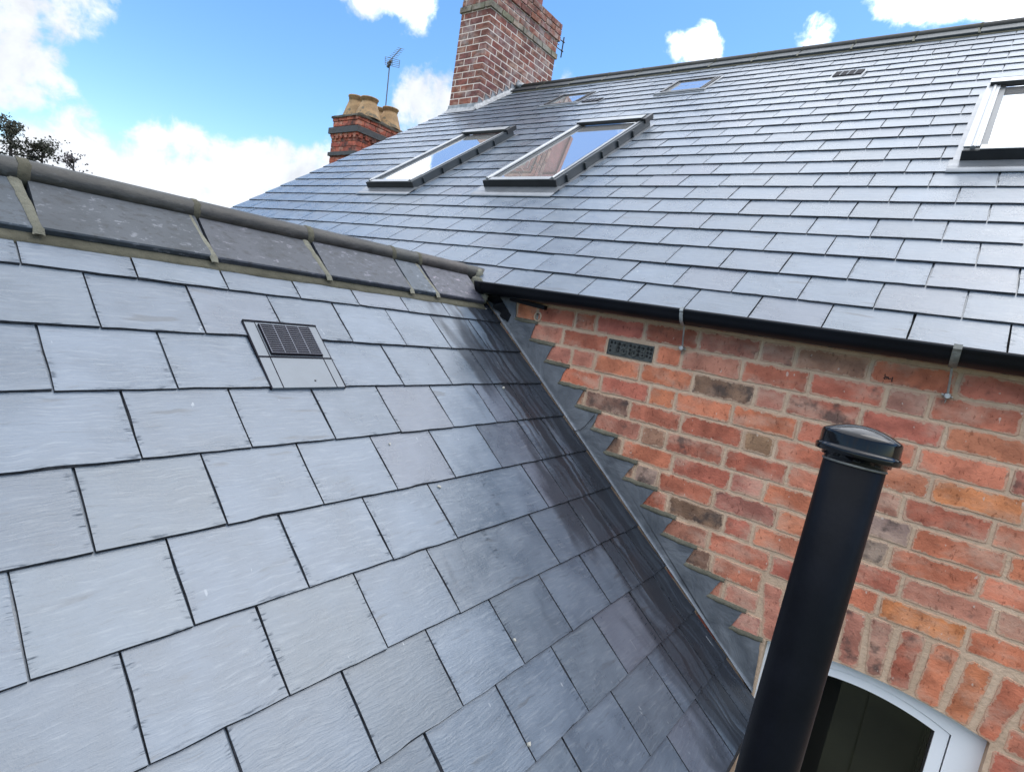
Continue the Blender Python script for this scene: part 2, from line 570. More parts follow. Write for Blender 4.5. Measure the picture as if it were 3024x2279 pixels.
M_FRAME = simple('grey_aluminium', (0.040, 0.047, 0.053), 0.42, 0.3, 0.12, 10)
M_FRAME_L = simple('bright_aluminium', (0.26, 0.27, 0.28), 0.38, 0.5, 0.08, 10)
M_FRAME_D = simple('dark_aluminium', (0.018, 0.019, 0.022), 0.38, 0.2, 0.2, 10)
M_APRON = simple('flashing_metal', (0.17, 0.18, 0.195), 0.34, 0.5, 0.12, 9, 0.1, 15)
M_VENT = simple('grey_vent_plastic', (0.105, 0.122, 0.142), 0.42, 0, 0.06, 14)
M_VENT_D = simple('dark_vent_plastic', (0.006, 0.006, 0.010), 0.7, ior=1.2)
M_VENT_B = simple('pale_vent_bar', (0.13, 0.135, 0.165), 0.6)
M_POT = simple('buff_clay_pot', (0.27, 0.168, 0.080), 0.8, 0, 0.28, 9, 0.3, 40, spots=((0.12, 0.095, 0.06), 7, 0.58))
M_TERRA = simple('dark_red_clay', (0.20, 0.055, 0.045), 0.7, 0, 0.2, 9, 0.2, 40)
M_AERIAL = simple('aerial_metal', (0.10, 0.105, 0.12), 0.5, 0.5, 0.2, 20)
M_BARK = simple('bark', (0.055, 0.045, 0.040), 0.9, 0, 0.3, 8)
M_LEAF = simple('dark_foliage', (0.034, 0.034, 0.022), 0.8, 0, 0.4, 3)
M_LEAF2 = simple('purple_bud_foliage', (0.085, 0.070, 0.075), 0.8, 0, 0.3, 3)
M_GROUND = simple('garden_ground', (0.085, 0.095, 0.055), 0.95, 0, 0.4, 0.4, 0.4, 6)
M_DECK = simple('roof_deck', (0.02, 0.02, 0.022), 0.9)
M_PLAIN_BRICK = simple('plain_brickwork', (0.28, 0.11, 0.075), 0.9, 0, 0.25, 6, 0.4, 30)
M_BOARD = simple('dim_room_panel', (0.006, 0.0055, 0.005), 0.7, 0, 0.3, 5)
M_INK = simple('black_ink', (0.015, 0.010, 0.010), 0.8)
M_CHIP = simple('grout_chip', (0.30, 0.29, 0.26), 0.9, 0, 0.15, 60)


def glass_material(name, tint, refl):
    """coated roof glazing: strong mirror reflection over a dim room"""
    mt = bpy.data.materials.new(name)
    mt.use_nodes = True
    t = NT(mt.node_tree)
    o = t.n('OutputMaterial')
    g = t.n('BsdfGlossy')
    g.inputs['Roughness'].default_value = 0.015
    g.inputs['Color'].default_value = (0.97, 0.99, 1.0, 1)
    d = t.n('BsdfDiffuse')
    d.inputs['Color'].default_value = tint + (1,)
    lw = t.n('LayerWeight')
    lw.inputs['Blend'].default_value = 0.5
    mx = t.n('MixShader')
    t.l(t.ramp(lw.outputs['Facing'], 0.2, 0.8, 0.35, refl), mx.inputs[0])
    t.l(d.outputs[0], mx.inputs[1])
    t.l(g.outputs[0], mx.inputs[2])
    t.l(mx.outputs[0], o.inputs['Surface'])
    return mt


M_GLASS = glass_material('roof_glass', (0.36, 0.35, 0.34), 0.78)


def clear_glass():
    mt = bpy.data.materials.new('window_glass')
    mt.use_nodes = True
    t = NT(mt.node_tree)
    o = t.n('OutputMaterial')
    g = t.n('BsdfGlossy')
    g.inputs['Roughness'].default_value = 0.01
    d = t.n('BsdfTransparent')
    d.inputs['Color'].default_value = (0.80, 0.82, 0.80, 1)
    fr = t.n('Fresnel')
    fr.inputs['IOR'].default_value = 1.5
    mx = t.n('MixShader')
    t.l(fr.outputs[0], mx.inputs[0])
    t.l(d.outputs[0], mx.inputs[1])
    t.l(g.outputs[0], mx.inputs[2])
    t.l(mx.outputs[0], o.inputs['Surface'])
    return mt


M_WGLASS = clear_glass()

# ------------------------------------------------------------------ setting
GZ = -4.6
g = MB()
g.face([(-400, -400, GZ), (400, -400, GZ), (400, 400, GZ), (-400, 400, GZ)])
tag(g.build('ground', M_GROUND, fix=False), kind='structure')

# ------------------------------------------------------------------ roof frames
MP, MY, MZ, MX, WS, GS = 0.6079, -0.0632, 0.4213, 0.2797, 0.254, 0.1996
LP, LX, LZ, LY = 0.6795, -1.4382, 0.2413, -1.6779
RM = Matrix(((1, 0, 0, 0), (0, cos(MP), -sin(MP), MY), (0, sin(MP), cos(MP), MZ), (0, 0, 0, 1)))      # x, upslope, normal
RL = Matrix(((0, -cos(LP), sin(LP), LX), (1, 0, 0, 0), (0, sin(LP), cos(LP), LZ), (0, 0, 0, 1)))      # y(world), upslope, normal
RIDGE_S = 5.17
VERGE_X = -5.68

house = empty('brick_house', (-1.5, 4.0, GZ), 'red brick house with slate roof, skylights and tall brick chimney', 'house')
wing = empty('rear_wing', (-1.7, -2.5, GZ), 'low rear wing under the near slate roof with grey ridge tiles', 'house wing')


# ------------------------------------------------------------------ slates
def slate_mesh(name, w, L, rng, t=0.0082, chip=1.0, tail=None):
    """local x across, y up the slope from the tail, z out; the tail and sides are dressed (chipped)"""
    pts, ins = [], []
    nt = 6
    for i in range(nt + 1):
        pts.append((w * i / nt, rng.uniform(-1, 1) * 0.0011 * chip))
        ins.append((0, 1))
    for i in (1, 2, 3):
        pts.append((w + rng.uniform(-1, 1) * 0.0010 * chip, min(L * 0.9, 0.21) * i / 3.4))
        ins.append((-1, 0))
    pts.append((w, L))
    ins.append((-1, 0))
    pts.append((0, L))
    ins.append((1, 0))
    for i in (3, 2, 1):
        pts.append((rng.uniform(-1, 1) * 0.0010 * chip, min(L * 0.9, 0.21) * i / 3.4))
        ins.append((1, 0))
    top = []
    for (x, y), (dx, dy) in zip(pts, ins):
        k = rng.uniform(0.0004, 0.0014) * chip
        if rng.random() < 0.08 * chip:
            k += rng.uniform(0.001, 0.003)
        top.append((x + dx * k, y + dy * k, rng.uniform(-1, 1) * 0.0003))
    n = len(pts)
    i0 = 0
    v = top + [(x, y, -t) for x, y in pts]
    f = [tuple(range(n))] + [(i, n + i, n + (i + 1) % n, (i + 1) % n) for i in range(n)]
    me = bpy.data.meshes.new(name)
    me.from_pydata(v, [], f)
    bm = bmesh.new()
    bm.from_mesh(me)
    bmesh.ops.recalc_face_normals(bm, faces=bm.faces)
    bm.to_mesh(me)
    bm.free()
    for p in me.polygons:
        p.material_index = 0 if len(p.vertices) > 4 else 1
    return me


TILT = 0.038
TAIL_H = 0.0145
rs = random.Random(11)


def slate_M(R, x, s, rng, rot=1.0):
    return (R @ Matrix.Translation((x, s + rng.uniform(-1, 1) * 0.0011, TAIL_H + rng.uniform(-.4, .4) * 0.001))
            @ Matrix.Rotation(-TILT + rng.gauss(0, 0.0025) * rot, 4, 'X')
            @ Matrix.Rotation(rng.gauss(0, 0.0025) * rot, 4, 'Y')
            @ Matrix.Rotation(rng.gauss(0, 0.0018) * rot, 4, 'Z'))


GAP = 0.0042
SLM = [slate_mesh('slate', WS - GAP, 0.42, rs) for _ in range(18)]
for me in SLM:
    me.materials.append(M_SLATE)
    me.materials.append(M_EDGE)

# --- main roof body
dk = MB()
dk.box((VERGE_X + 0.03, 0.03, -0.09), (3.6, RIDGE_S - 0.01, -0.012))
main_roof = dk.build('main_roof', M_DECK, house, RM)
bk = MB()
RY, RZ = MY + RIDGE_S * cos(MP), MZ + RIDGE_S * sin(MP)
RB = Matrix(((-1, 0, 0, 0), (0, -cos(MP), sin(MP), 2 * RY - MY), (0, sin(MP), cos(MP), MZ), (0, 0, 0, 1)))
bk.box((-3.6, 0, -0.06), (-VERGE_X, RIDGE_S - 0.002, 0.0))
bk.build('rear_slope', M_SLATE, house, RB)

cand = []
for c in range(0, 26):
    s = c * GS
    if s > RIDGE_S - 0.16:
        break
    off = 0.0 if c % 2 == 0 else 0.5
    u = math.floor((VERGE_X - MX) / WS) - 1 + off
    while MX + u * WS < 1.9:
        x0, x1 = MX + u * WS + GAP / 2, MX + (u + 1) * WS - GAP / 2
        u += 1
        if x1 < VERGE_X + 0.05:
            continue
        L = min(0.42, RIDGE_S - s - 0.01)
        cand.append((c, x0, x1, s, L))


def area(R, x0, x1, s):
    q = [project(R @ V(p)) for p in ((x0, s, .01), (x1, s, .01), (x1, s + GS, .01), (x0, s + GS, .01))]
    if any(p is None for p in q):
        return 0
    if all(p[0] < 0 or p[0] > 1 or p[1] < 0 or p[1] > .753 for p in q):
        return 0
    return abs(sum(q[i][0] * q[(i + 1) % 4][1] - q[(i + 1) % 4][0] * q[i][1] for i in range(4)))


cand.sort(key=lambda a: -area(RM, a[1], a[2], a[3]))
rest = MB()
for k, (c, x0, x1, s, L) in enumerate(cand):
    full = x0 >= VERGE_X - 0.001 and L > 0.415
    x0 = max(x0, VERGE_X)
    M = slate_M(RM, x0, s, rs)
    if k < 300:
        me = SLM[rs.randrange(18)] if full else slate_mesh('slate', x1 - x0, L, rs)
        link('slate', me, M_SLATE, main_roof, M)
    else:
        me = slate_mesh('slate_tmp', x1 - x0, L, rs, chip=0.6)
        i0 = len(rest.v)
        rest.v += [tuple(M @ v.co) for v in me.vertices]
        for p in me.polygons:
            rest.f.append(tuple(i0 + i for i in p.vertices))
            rest.s.append(False)
            rest.mi.append(p.material_index)
        bpy.data.meshes.remove(me)
tag(rest.build('slate', M_SLATE, main_roof, fix=False), kind='stuff')

# --- left (wing) roof body
APEX = 0.36
dk = MB()
dk.box((-5.6, -2.02, -0.09), (-0.004, APEX - 0.01, -0.012))
wing_roof = dk.build('wing_roof', M_DECK, wing, RL)
AX, AZ = LX - APEX * cos(LP), LZ + APEX * sin(LP)
RLB = Matrix(((0, cos(LP), -sin(LP), 2 * AX - LX), (-1, 0, 0, 0), (0, sin(LP), cos(LP), LZ), (0, 0, 0, 1)))
bk = MB()
bk.box((0.004, -2.0, -0.06), (5.6, APEX - 0.002, 0.0))
bk.build('rear_slope', M_SLATE, wing, RLB)

WALL_END = -0.028
EXTRA = {0: [6.0], 3: [5.055, 5.481], 4: [5.05, 5.75], 5: [4.488, 5.044, 5.9], 6: [4.006, 5.048, 5.7], 7: [3.515, 4.538, 5.207, 5.5, 6.05],
         8: [3.043, 4.038, 5.138, 6.0], 9: [3.595, 4.643, 5.118, 5.8], 10: [3.1, 4.1, 5.1, 5.9], 2: [5.0, 5.75], 1: [4.5, 5.5, 6.1]}
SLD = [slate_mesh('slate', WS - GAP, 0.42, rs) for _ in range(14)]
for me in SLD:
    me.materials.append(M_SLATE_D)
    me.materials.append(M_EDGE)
for c in range(0, 11):
    off = 0.0 if c % 2 == 0 else 0.5
    js = []
    u = -8 + off
    while u < (3.0 + off if c in EXTRA and c >= 5 else 5.01):
        js.append(u)
        u += 1
    ex = EXTRA.get(c, [])
    js = [j for j in js if not ex or j < ex[0] - 0.4] + ex
    js.append((WALL_END - LY) / WS)
    for a, b in zip(js[:-1], js[1:]):
        x0, x1 = LY + a * WS + GAP / 2, LY + b * WS - GAP / 2
        if x1 - x0 < 0.02:
            continue
        L = 0.33 if c == 0 else 0.42
        M = slate_M(RL, x0, -c * GS, rs, 0.8)
        if abs(b - a - 1) < 0.01 and c > 0:
            me = SLD[rs.randrange(14)]
        else:
            me = slate_mesh('slate', x1 - x0, L, rs)
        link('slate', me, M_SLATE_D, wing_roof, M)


# ------------------------------------------------------------------ ridges
def ridge_run(parent, R, RBk, a0, joints, a1, apex, s_low, roll_r, roll_up, h, tints, along_world, lump):
    """roll-top angle ridge: R maps (along, upslope, normal). Each tile: two wings and a roll."""
    rid = empty_part = None
    # roof pitch frame: wing lines on both slopes
    base = MB()
    # bedding mortar along the visible lower edge
    n = int((a1 - a0) / 0.04)
    rows = []
    for i in range(n + 1):
        a = a0 + (a1 - a0) * i / n
        j = mnoise.noise(V((a * 9, 3.1, 0))) * 0.006
        j2 = mnoise.noise(V((a * 23, 7.1, 0))) * 0.004
        rows.append([R @ V((a, s_low + 0.05, h - 0.004)), R @ V((a, s_low + 0.006, h - 0.006)), R @ V((a, s_low - 0.010 + j2 * .5, h - 0.010 + j2)),
                     R @ V((a, s_low - 0.030 + j, 0.0135 + abs(j2) * 0.6)), R @ V((a, s_low - 0.034 + j + j2, 0.004))])
    base.grid(rows, smooth=True)
    for i in range(n + 1):
        pass
    rid = base.build('ridge', M_BED, parent)
    ends = [a0] + joints + [a1]
    for k in range(len(ends) - 1):
        u0, u1 = ends[k] + 0.006, ends[k + 1] - 0.006
        lift = random.uniform(-1, 1) * 0.0022
        tw = random.uniform(-1, 1) * 0.002
        w = MB()
        prof = [(s_low, h - 0.004), (s_low + 0.002, h + 0.008), (s_low + 0.006, h + 0.012), (apex - 0.004, h + 0.012)]
        low = [(apex - 0.004, h - 0.010), (s_low, h - 0.006)]
        for RR, sg in ((R, 1), (RBk, -1)):
            p = prof + low
            A = [RR @ V((sg * u0, s, q + lift)) for s, q in p]
            B = [RR @ V((sg * u1, s, q + lift + tw)) for s, q in p]
            for i in range(len(p)):
                j = (i + 1) % len(p)
                w.face([A[i], A[j], B[j], B[i]])
            w.face(A)
            w.face(B[::-1])
        o = w.build('ridge_tile', M_WING, rid, color=tints[k % len(tints)])
        rl = MB()
        top = R @ V((0, apex, h + 0.012 + lift))
        rows = []
        for a, rr in ((u0, roll_r * .985), (u0 + .006, roll_r), (u1 - .006, roll_r), (u1, roll_r * .985)):
            c = R @ V((a, apex, h + 0.012 + lift))
            ring = []
            for q in range(20):
                th = 2 * pi * q / 20
                dx, dz = cos(th) * rr, sin(th) * rr + roll_up
                ring.append(c + along_world['side'] * dx + V((0, 0, dz)))
            rows.append(ring)
        rl.grid(rows, closed_u=True, smooth=True)
        rl.face(rows[0])
        rl.face(rows[-1][::-1])
        rl.build('roll', M_ROLL, o, color=tints[k % len(tints)])
    # joint mortar: a band over roll and wing at every joint
    for a in joints:
        jm = MB()
        wdt = random.uniform(0.0095, 0.014) * lump
        rows = []
        for s in [s_low - 0.016 + (apex - s_low - 0.02) * i / 11 for i in range(12)]:
            e = mnoise.noise(V((a * 5, s * 30, 1))) * 0.005
            e2 = mnoise.noise(V((a * 5 + 9, s * 30, 1))) * 0.005
            sk = (s - s_low) * 0.12
            hh = h if s > s_low else h - .008
            e *= 1.4
            rows.append([R @ V((a - wdt + e - sk, s, hh + 0.0095)), R @ V((a - wdt * .5 + e - sk, s, hh + 0.0130)), R @ V((a + wdt * .5 + e2 - sk, s, hh + 0.0130)), R @ V((a + wdt + e2 - sk, s, hh + 0.0095))])
        jm.grid(rows, smooth=True)
        o = jm.build('joint_mortar', M_JOINT, rid)
        rj = MB()
        rows = []
        aa = a - (apex - s_low) * 0.12
        for d, rr in ((-wdt * 1.1, 0.98), (-wdt * .7, 1.045), (wdt * .7, 1.05), (wdt * 1.1, 0.98)):
            c = R @ V((a, apex, h + 0.012))
            ring = []
            for q in range(20):
                th = 2 * pi * q / 20
                rr2 = roll_r * rr * (1 + mnoise.noise(V((a * 3, th * 2, d * 40))) * 0.02)
                e = mnoise.noise(V((a * 7, th * 2.5, 4))) * 0.006
                ring.append(c + along_world['along'] * (d + e) + along_world['side'] * (cos(th) * rr2) + V((0, 0, sin(th) * rr2 + roll_up)))
            rows.append(ring)
        rj.grid(rows, closed_u=True, smooth=True)
        rj.build('roll_mortar', M_BED, o)
    return rid


LJ = [-4.14, -3.69, -3.24, -2.79, -2.34, -1.885, -1.441, -1.014, -.59, -.428]
T1 = (1, 1, 1, 1)
tl = [T1, T1, (0.95, 1, 1.02, 1), T1, T1, (1.05, 1.15, 1.22, 1), (1.0, 1.0, 1.02, 1), (1.10, 1.02, 1.08, 1), (1.12, 1.06, 1.16, 1), (1.5, 1.6, 1.7, 1), (1.75, 1.45, 1.55, 1)]
rid_l = ridge_run(wing, RL, RLB, -4.6, LJ, -0.085, APEX, 0.118, 0.041, -0.014, 0.026, tl,
                  {'side': V((1, 0, 0)), 'along': V((0, 1, 0))}, 1.0)
# the last piece of roll dies into the main slope, with a lump of mortar round the end
rl = MB()
rows = []
for a, rr in ((-0.092, 0.0395), (-0.03, 0.041), (0.03, 0.0405), (0.10, 0.038)):
    c = RL @ V((a, APEX, 0.038))
    rows.append([c + V((cos(2 * pi * q / 18) * rr, 0, sin(2 * pi * q / 18) * rr - 0.014)) for q in range(18)])
rl.grid(rows, closed_u=True)
rl.face(rows[0])
rl.build('roll_end', M_ROLL, rid_l, color=(1.15, 1.1, 1.1, 1))


def lump(name, c, sx, sy, sz, mat, parent, seed, amp=0.35, n=10):
    b = MB()
    rows = []
    for i in range(n + 1):
        ph = pi * i / n
        ring = []
        for k in range(14):
            th = 2 * pi * k / 14
            d = V((sin(ph) * cos(th), sin(ph) * sin(th), cos(ph)))
            r = 1 + amp * mnoise.noise(d * 1.7 + V((seed, seed * 2, 0))) + amp * .5 * mnoise.noise(d * 4 + V((seed, 0, 3)))
            ring.append(V(c) + V((d.x * sx, d.y * sy, d.z * sz)) * r)
        rows.append(ring)
    b.grid(rows, closed_u=True)
    return b.build(name, mat, parent, merge=True)


lump('mortar_lump', RL @ V((0.00, 0.325, 0.03)), 0.04, 0.03, 0.045, M_JOINT, rid_l, 3)
lump('mortar_lump', RL @ V((-0.065, 0.245, 0.026)), 0.045, 0.022, 0.05, M_JOINT, rid_l, 8)
lump('mortar_lump', RL @ V((-0.07, 0.16, 0.024)), 0.036, 0.018, 0.04, M_JOINT, rid_l, 12)

MJ = [-4.681, -4.164, -3.673, -3.212, -2.767, -2.324, -1.867, -1.419, -.938, -.444, .026, .50, .97, 1.44]
tm = [(0.62, 0.62, 0.62, 1), (0.8, 0.8, 0.78, 1)] + [(1.02, 1.02, 0.96, 1), (0.95, 0.95, 0.9, 1), (1.05, 1.04, 0.95, 1)] * 6
ridge_run(house, RM, RB, -5.16, MJ, 1.9, RIDGE_S, RIDGE_S - 0.215, 0.040, -0.012, 0.026, tm,
          {'side': V((0, 1, 0)), 'along': V((1, 0, 0))}, 0.75)

# thin mortar smears left on the slates below the near ridge
for k, (y, l, w) in enumerate([(-1.83, .13, .016), (-1.30, .075, .010), (-1.60, .05, .007), (-.83, .05, .006), (-.33, .07, .006), (-.12, .05, .008), (-1.1, .03, .006)]):
    sm = MB()
    top, bot = [], []
    N = 14
    for i in range(N + 1):
        f = i / N
        e = sin(pi * f) ** 0.5
        top.append(RL @ V((y + l * f, 0.098, 0.0125 - TILT * 0.09 + 0.0022)))
        bot.append(RL @ V((y + l * f, 0.086 - w * e * (0.5 + 0.9 * abs(mnoise.noise(V((k * 3.3, f * 4, 0))))), 0.0115 - TILT * 0.08 + 0.0016)))
    sm.grid([top, bot], smooth=False)
    sm.build('mortar_smear', M_SMEAR, rid_l, fix=False)


# ------------------------------------------------------------------ bricks
BC = {'r': (.41, .135, .090), 'o': (.51, .180, .100), 'p': (.47, .205, .145), 'd': (.23, .135, .100), 'n': (.36, .190, .132),
      't': (.33, .195, .130), 'g': (.30, .225, .18), 'b': (.54, .205, .090), 'm': (.38, .160, .118), 'k': (.40, .135, .092),
      's': (.51, .192, .120)}
BURN = {'d': .34, 'k': .30, 'm': .14, 't': .12, 'g': .2, 'n': .12, 'r': .05, 'o': 0, 'p': 0, 'b': .10, 's': 0}
rb = random.Random(5)


def brick_face_mesh(name, poly, proud, back, rng, rnd_r=0.0045, jit=0.0022):
    """poly: outline in (x,z) of the face plane y=0, worn edges; front at y=-proud, running back to y=back.
    The attribute 'rim' is 1 on the arris and 0 inside, for mortar dragged over the edges."""
    cx = sum(p[0] for p in poly) / len(poly)
    cz = sum(p[1] for p in poly) / len(poly)
    out = []
    n = len(poly)
    for i in range(n):
        p, q, r = V(poly[i - 1]), V(poly[i]), V(poly[(i + 1) % n])
        d1, d2 = (p - q), (r - q)
        k = rnd_r * rng.uniform(0.5, 1.8)
        a = q + d1.normalized() * min(k, d1.length * .3)
        b = q + d2.normalized() * min(k, d2.length * .3)
        out += [a, b]
        m_ = max(1, int(d2.length / 0.03))
        e = r + (q - r).normalized() * min(k, d2.length * .3)
        for j in range(1, m_):
            out.append(b.lerp(e, j / m_))
    sd = rng.uniform(0, 90)
    outer = []
    for p in out:
        w = V((mnoise.noise(V((p.x * 28, p.y * 28, sd))), mnoise.noise(V((p.x * 28, p.y * 28, sd + 9))))) * jit * 1.3
        outer.append(p + w + V((rng.uniform(-1, 1), rng.uniform(-1, 1))) * jit * .45)
    inner, core = [], []
    for p in outer:
        d = V((cx, cz)) - p
        inner.append(p + d.normalized() * rng.uniform(0.0008, 0.0034))
        core.append(p + V((math.copysign(min(.016, abs(d.x) * .8), d.x), math.copysign(min(.016, abs(d.y) * .8), d.y))))
    N = len(outer)
    v = [(p.x - cx, -proud - .0004, p.y - cz) for p in core] + [(p.x - cx, -proud, p.y - cz) for p in inner] + [(p.x - cx, 0.0012, p.y - cz) for p in outer] + [(p.x - cx, back, p.y - cz) for p in outer]
    f = [tuple(range(N))]
    for i in range(N):
        j = (i + 1) % N
        for k in range(3):
            f.append((k * N + i, k * N + j, (k + 1) * N + j, (k + 1) * N + i))
    me = bpy.data.meshes.new(name)
    me.from_pydata(v, [], f)
    at = me.attributes.new('rim', 'FLOAT', 'POINT')
    at.data.foreach_set('value', [0.0] * N + [1.0] * (3 * N))
    bm = bmesh.new()
    bm.from_mesh(me)
    bmesh.ops.recalc_face_normals(bm, faces=bm.faces)
    bm.to_mesh(me)
    bm.free()
    return me, cx, cz


def jitter_col(c, k, rng, s=0.10):
    f = 1 + rng.uniform(-s, s)
    return (c[0] * f, c[1] * f * (1 + rng.uniform(-s, s) * .6), c[2] * f * (1 + rng.uniform(-s, s) * .6), k)


PITCH = 0.08771
ZT = 0.3727


def arch_z(x, zc=-0.716, rise=0.040, xc=0.420, half=0.335):
    return zc - rise * ((x - xc) / half) ** 2


# wall body: the mortar face with the window opening cut out
wl = MB()
YM = 0.0006
OX0, OX1, OZ0 = 0.082, 0.757, -2.05
WX0, WX1, WTOP = VERGE_X + 0.06, 3.5, 0.435
wl.face([(WX0, YM, GZ), (OX0, YM, GZ), (OX0, YM, WTOP), (WX0, YM, WTOP)])
wl.face([(OX1, YM, GZ), (WX1, YM, GZ), (WX1, YM, WTOP), (OX1, YM, WTOP)])
wl.face([(OX0, YM, GZ), (OX1, YM, GZ), (OX1, YM, OZ0), (OX0, YM, OZ0)])
N = 20
xs = [OX0 + (OX1 - OX0) * i / N for i in range(N + 1)]
for a, b in zip(xs[:-1], xs[1:]):
    wl.face([(a, YM, arch_z(a)), (b, YM, arch_z(b)), (b, YM, WTOP), (a, YM, WTOP)])
    wl.face([(a, YM, arch_z(a)), (b, YM, arch_z(b)), (b, 0.20, arch_z(b)), (a, 0.20, arch_z(a))])
for x in (OX0, OX1):
    wl.face([(x, YM, OZ0), (x, YM, arch_z(x)), (x, 0.20, arch_z(x)), (x, 0.20, OZ0)])
wl.face([(OX0, YM, OZ0), (OX1, YM, OZ0), (OX1, 0.2, OZ0), (OX0, 0.2, OZ0)])
wall = wl.build('brick_wall', M_MORTAR, house, fix=False)
# the other outer walls of the house, plain
ow = MB()
ow.box((WX0 + 0.02, 0.30, GZ), (WX0 + 0.30, 7.9, 0.40))
ow.box((WX1 - 0.3, 0.30, GZ), (WX1 - 0.02, 7.9, 0.40))
ow.box((WX0 + 0.02, 7.9, GZ), (WX1 - 0.02, 8.2, 0.40))
GY = 2 * RY - MY
for xx in (WX0 + 0.02, WX1 - 0.3):
    a = [(xx, 0.3, 0.4), (xx, GY - 0.3, 0.4), (xx, RY, RZ - 0.22)]
    b = [(xx + .28, p[1], p[2]) for p in a]
    ow.face(a)
    ow.face(b[::-1])
    for i in range(3):
        ow.face([a[i], a[(i + 1) % 3], b[(i + 1) % 3], b[i]])
ow.build('outer_walls', M_PLAIN_BRICK, house)

ROWS_B = {
    0: ([-1.49, -1.368, -1.233, -1.011, -.897, -.653, -.412, -.168, -.042, .198, .440, .682, .80, 1.04], 'rorrrrmnnorrr'),
    1: ([-1.42, -1.306, -1.063, -.821, -.585, -.468, -.221, .023, .261, .384, .622, .862, 1.10], 'ppr*oprrnsssr'),
    2: ([-1.24, -.997, -.87, -.639, -.402, -.153, -.039, .205, .444, .682, .80, 1.04], 'ppoodmkrsnsr'),
    3: ([-1.06, -.819, -.579, -.459, -.221, .019, .149, .388, .626, .862, 1.10], 'oroooro' + 'smss'),
    4: ([-1.01, -.888, -.654, -.414, -.162, -.043, .205, .443, .685, .80, 1.04], 'ndrrtosbosr'),
    5: ([-.82, -.579, -.465, -.214, .021, .262, .385, .621, .862, 1.10], 'mtkrsnrsss'),
    6: ([-.78, -.656, -.416, -.173, -.045, .213, .431, .677, .80, 1.04], 'dorpogooss'),
    7: ([-.70, -.576, -.462, -.222, .020, .269, .384, .628, .87, 1.1], 'ngrmsgossr'),
    8: ([-.64, -.401, -.161, -.049, .210, .439, .686, .80, 1.04], 'rdrsrpmss'),
    9: ([-.445, -.205, .034, .164, .392, .633, .87, 1.1], 'msrobossr'),
    10: ([-.415, -.174, .022], 'ds'),
    11: ([-.35, -.105, .030], 'pp'),
    12: ([-.18, .060], 'p'),
    13: ([-.20, .065], 'r'),
}
ROWS_R = {10: ([.826, 1.06], 'o'), 11: ([.800, .94, 1.18], 'os'), 12: ([.782, 1.02], 's'), 13: ([.764, .885, 1.12], 'rr'), 14: ([.764, 1.00], 's'), 15: ([.764, .885, 1.12], 'or'), 16: ([.764, 1.0], 'r')}
HJ = 0.0050
for rows in (ROWS_B, ROWS_R):
    for r, (xs, cs) in rows.items():
        zb = ZT - PITCH * (r + 1) + 0.0050
        zt_ = ZT - PITCH * r - 0.0050
        for i in range(len(xs) - 1):
            ch = cs[i] if i < len(cs) else 'r'
            if ch == '*':
                continue
            x0, x1 = xs[i] + HJ, xs[i + 1] - HJ
            dz = rb.uniform(-1, 1) * 0.0018
            me, cx, cz = brick_face_mesh('brick', [(x0, zb + dz), (x1, zb + dz + rb.uniform(-1, 1) * .001), (x1, zt_ + dz + rb.uniform(-1, 1) * .001), (x0, zt_ + dz)], rb.uniform(0.0005, 0.0035), 0.05, rb)
            link('brick', me, M_BRICK, wall, Matrix.Translation((cx, 0, cz)), jitter_col(BC[ch], BURN[ch], rb))
# course just above row 0, mostly behind the gutter
for i in range(18):
    x0 = -1.62 + i * 0.241
    me, cx, cz = brick_face_mesh('brick', [(x0, ZT + .006), (x0 + .229, ZT + .006), (x0 + .229, ZT + .060), (x0, ZT + .060)], .002, .05, rb)
    link('brick', me, M_BRICK, wall, Matrix.Translation((cx, 0, cz)), jitter_col(BC['m'], .2, rb))
# soldier course of the flat window arch
ARCH = [(.028, .099, .066, .128, 'p', -.538), (.112, .185, .140, .208, 'r', -.53), (.199, .288, .220, .300, 'o', -.525), (.304, .366, .316, .384, 'm', -.512), (.380, .450, .402, .452, 'n', -.507),
        (.472, .541, .464, .530, 'r', -.506), (.558, .631, .545, .615, 'o', -.509), (.652, .720, .630, .699, 'o', -.526), (.742, .812, .714, .766, 'o', -.534)]
for a, b, c, d, ch, zt_ in ARCH:
    poly = [(c + .002, arch_z(c) + .002), (d - .002, arch_z(d) + .002), (b, zt_ - (.006 if a > .6 else 0)), (a, zt_ + (.004 if a > .6 else 0))]
    me, cx, cz = brick_face_mesh('brick', poly, rb.uniform(.001, .0035), .06, rb, 0.008)
    link('brick', me, M_BRICK, wall, Matrix.Translation((cx, 0, cz)), jitter_col(BC[ch], BURN[ch] + (.12 if ch in 'rmn' else 0), rb))

# ink scrawl on the orange brick, plug ring, small wire
ink = MB()
for st in ([(.243, .322), (.2465, .303)], [(.241, .308), (.244, .306)], [(.246, .313), (.251, .314), (.251, .306)], [(.254, .314), (.256, .307), (.263, .310)], [(.2665, .316), (.266, .309), (.267, .299)]):
    for (xa, za), (xb, zb) in zip(st[:-1], st[1:]):
        d = V((xb - xa, zb - za)).normalized() * 0.0016
        ink.face([(xa - d.y, -0.0042, za + d.x), (xa + d.y, -0.0042, za - d.x), (xb + d.y, -0.0042, zb - d.x), (xb - d.y, -0.0042, zb + d.x)])
ink.build('ink_mark', M_INK, wall, fix=False)
rg = MB()
rg.tube([(-1.227 + cos(a) * .019, -0.004, .314 + sin(a) * .021) for a in [2 * pi * i / 20 for i in range(21)]], 0.0042, 6)
o = rg.build('plug_ring', M_MORTAR, wall)
rg = MB()
rg.lathe([(0.0001, -.001), (.016, -.001), (.016, .004)], 18)
rg.build('plug', M_RUSTY, o, Matrix.Translation((-1.227, -0.0012, .314)) @ Matrix.Rotation(pi / 2, 4, 'X'))

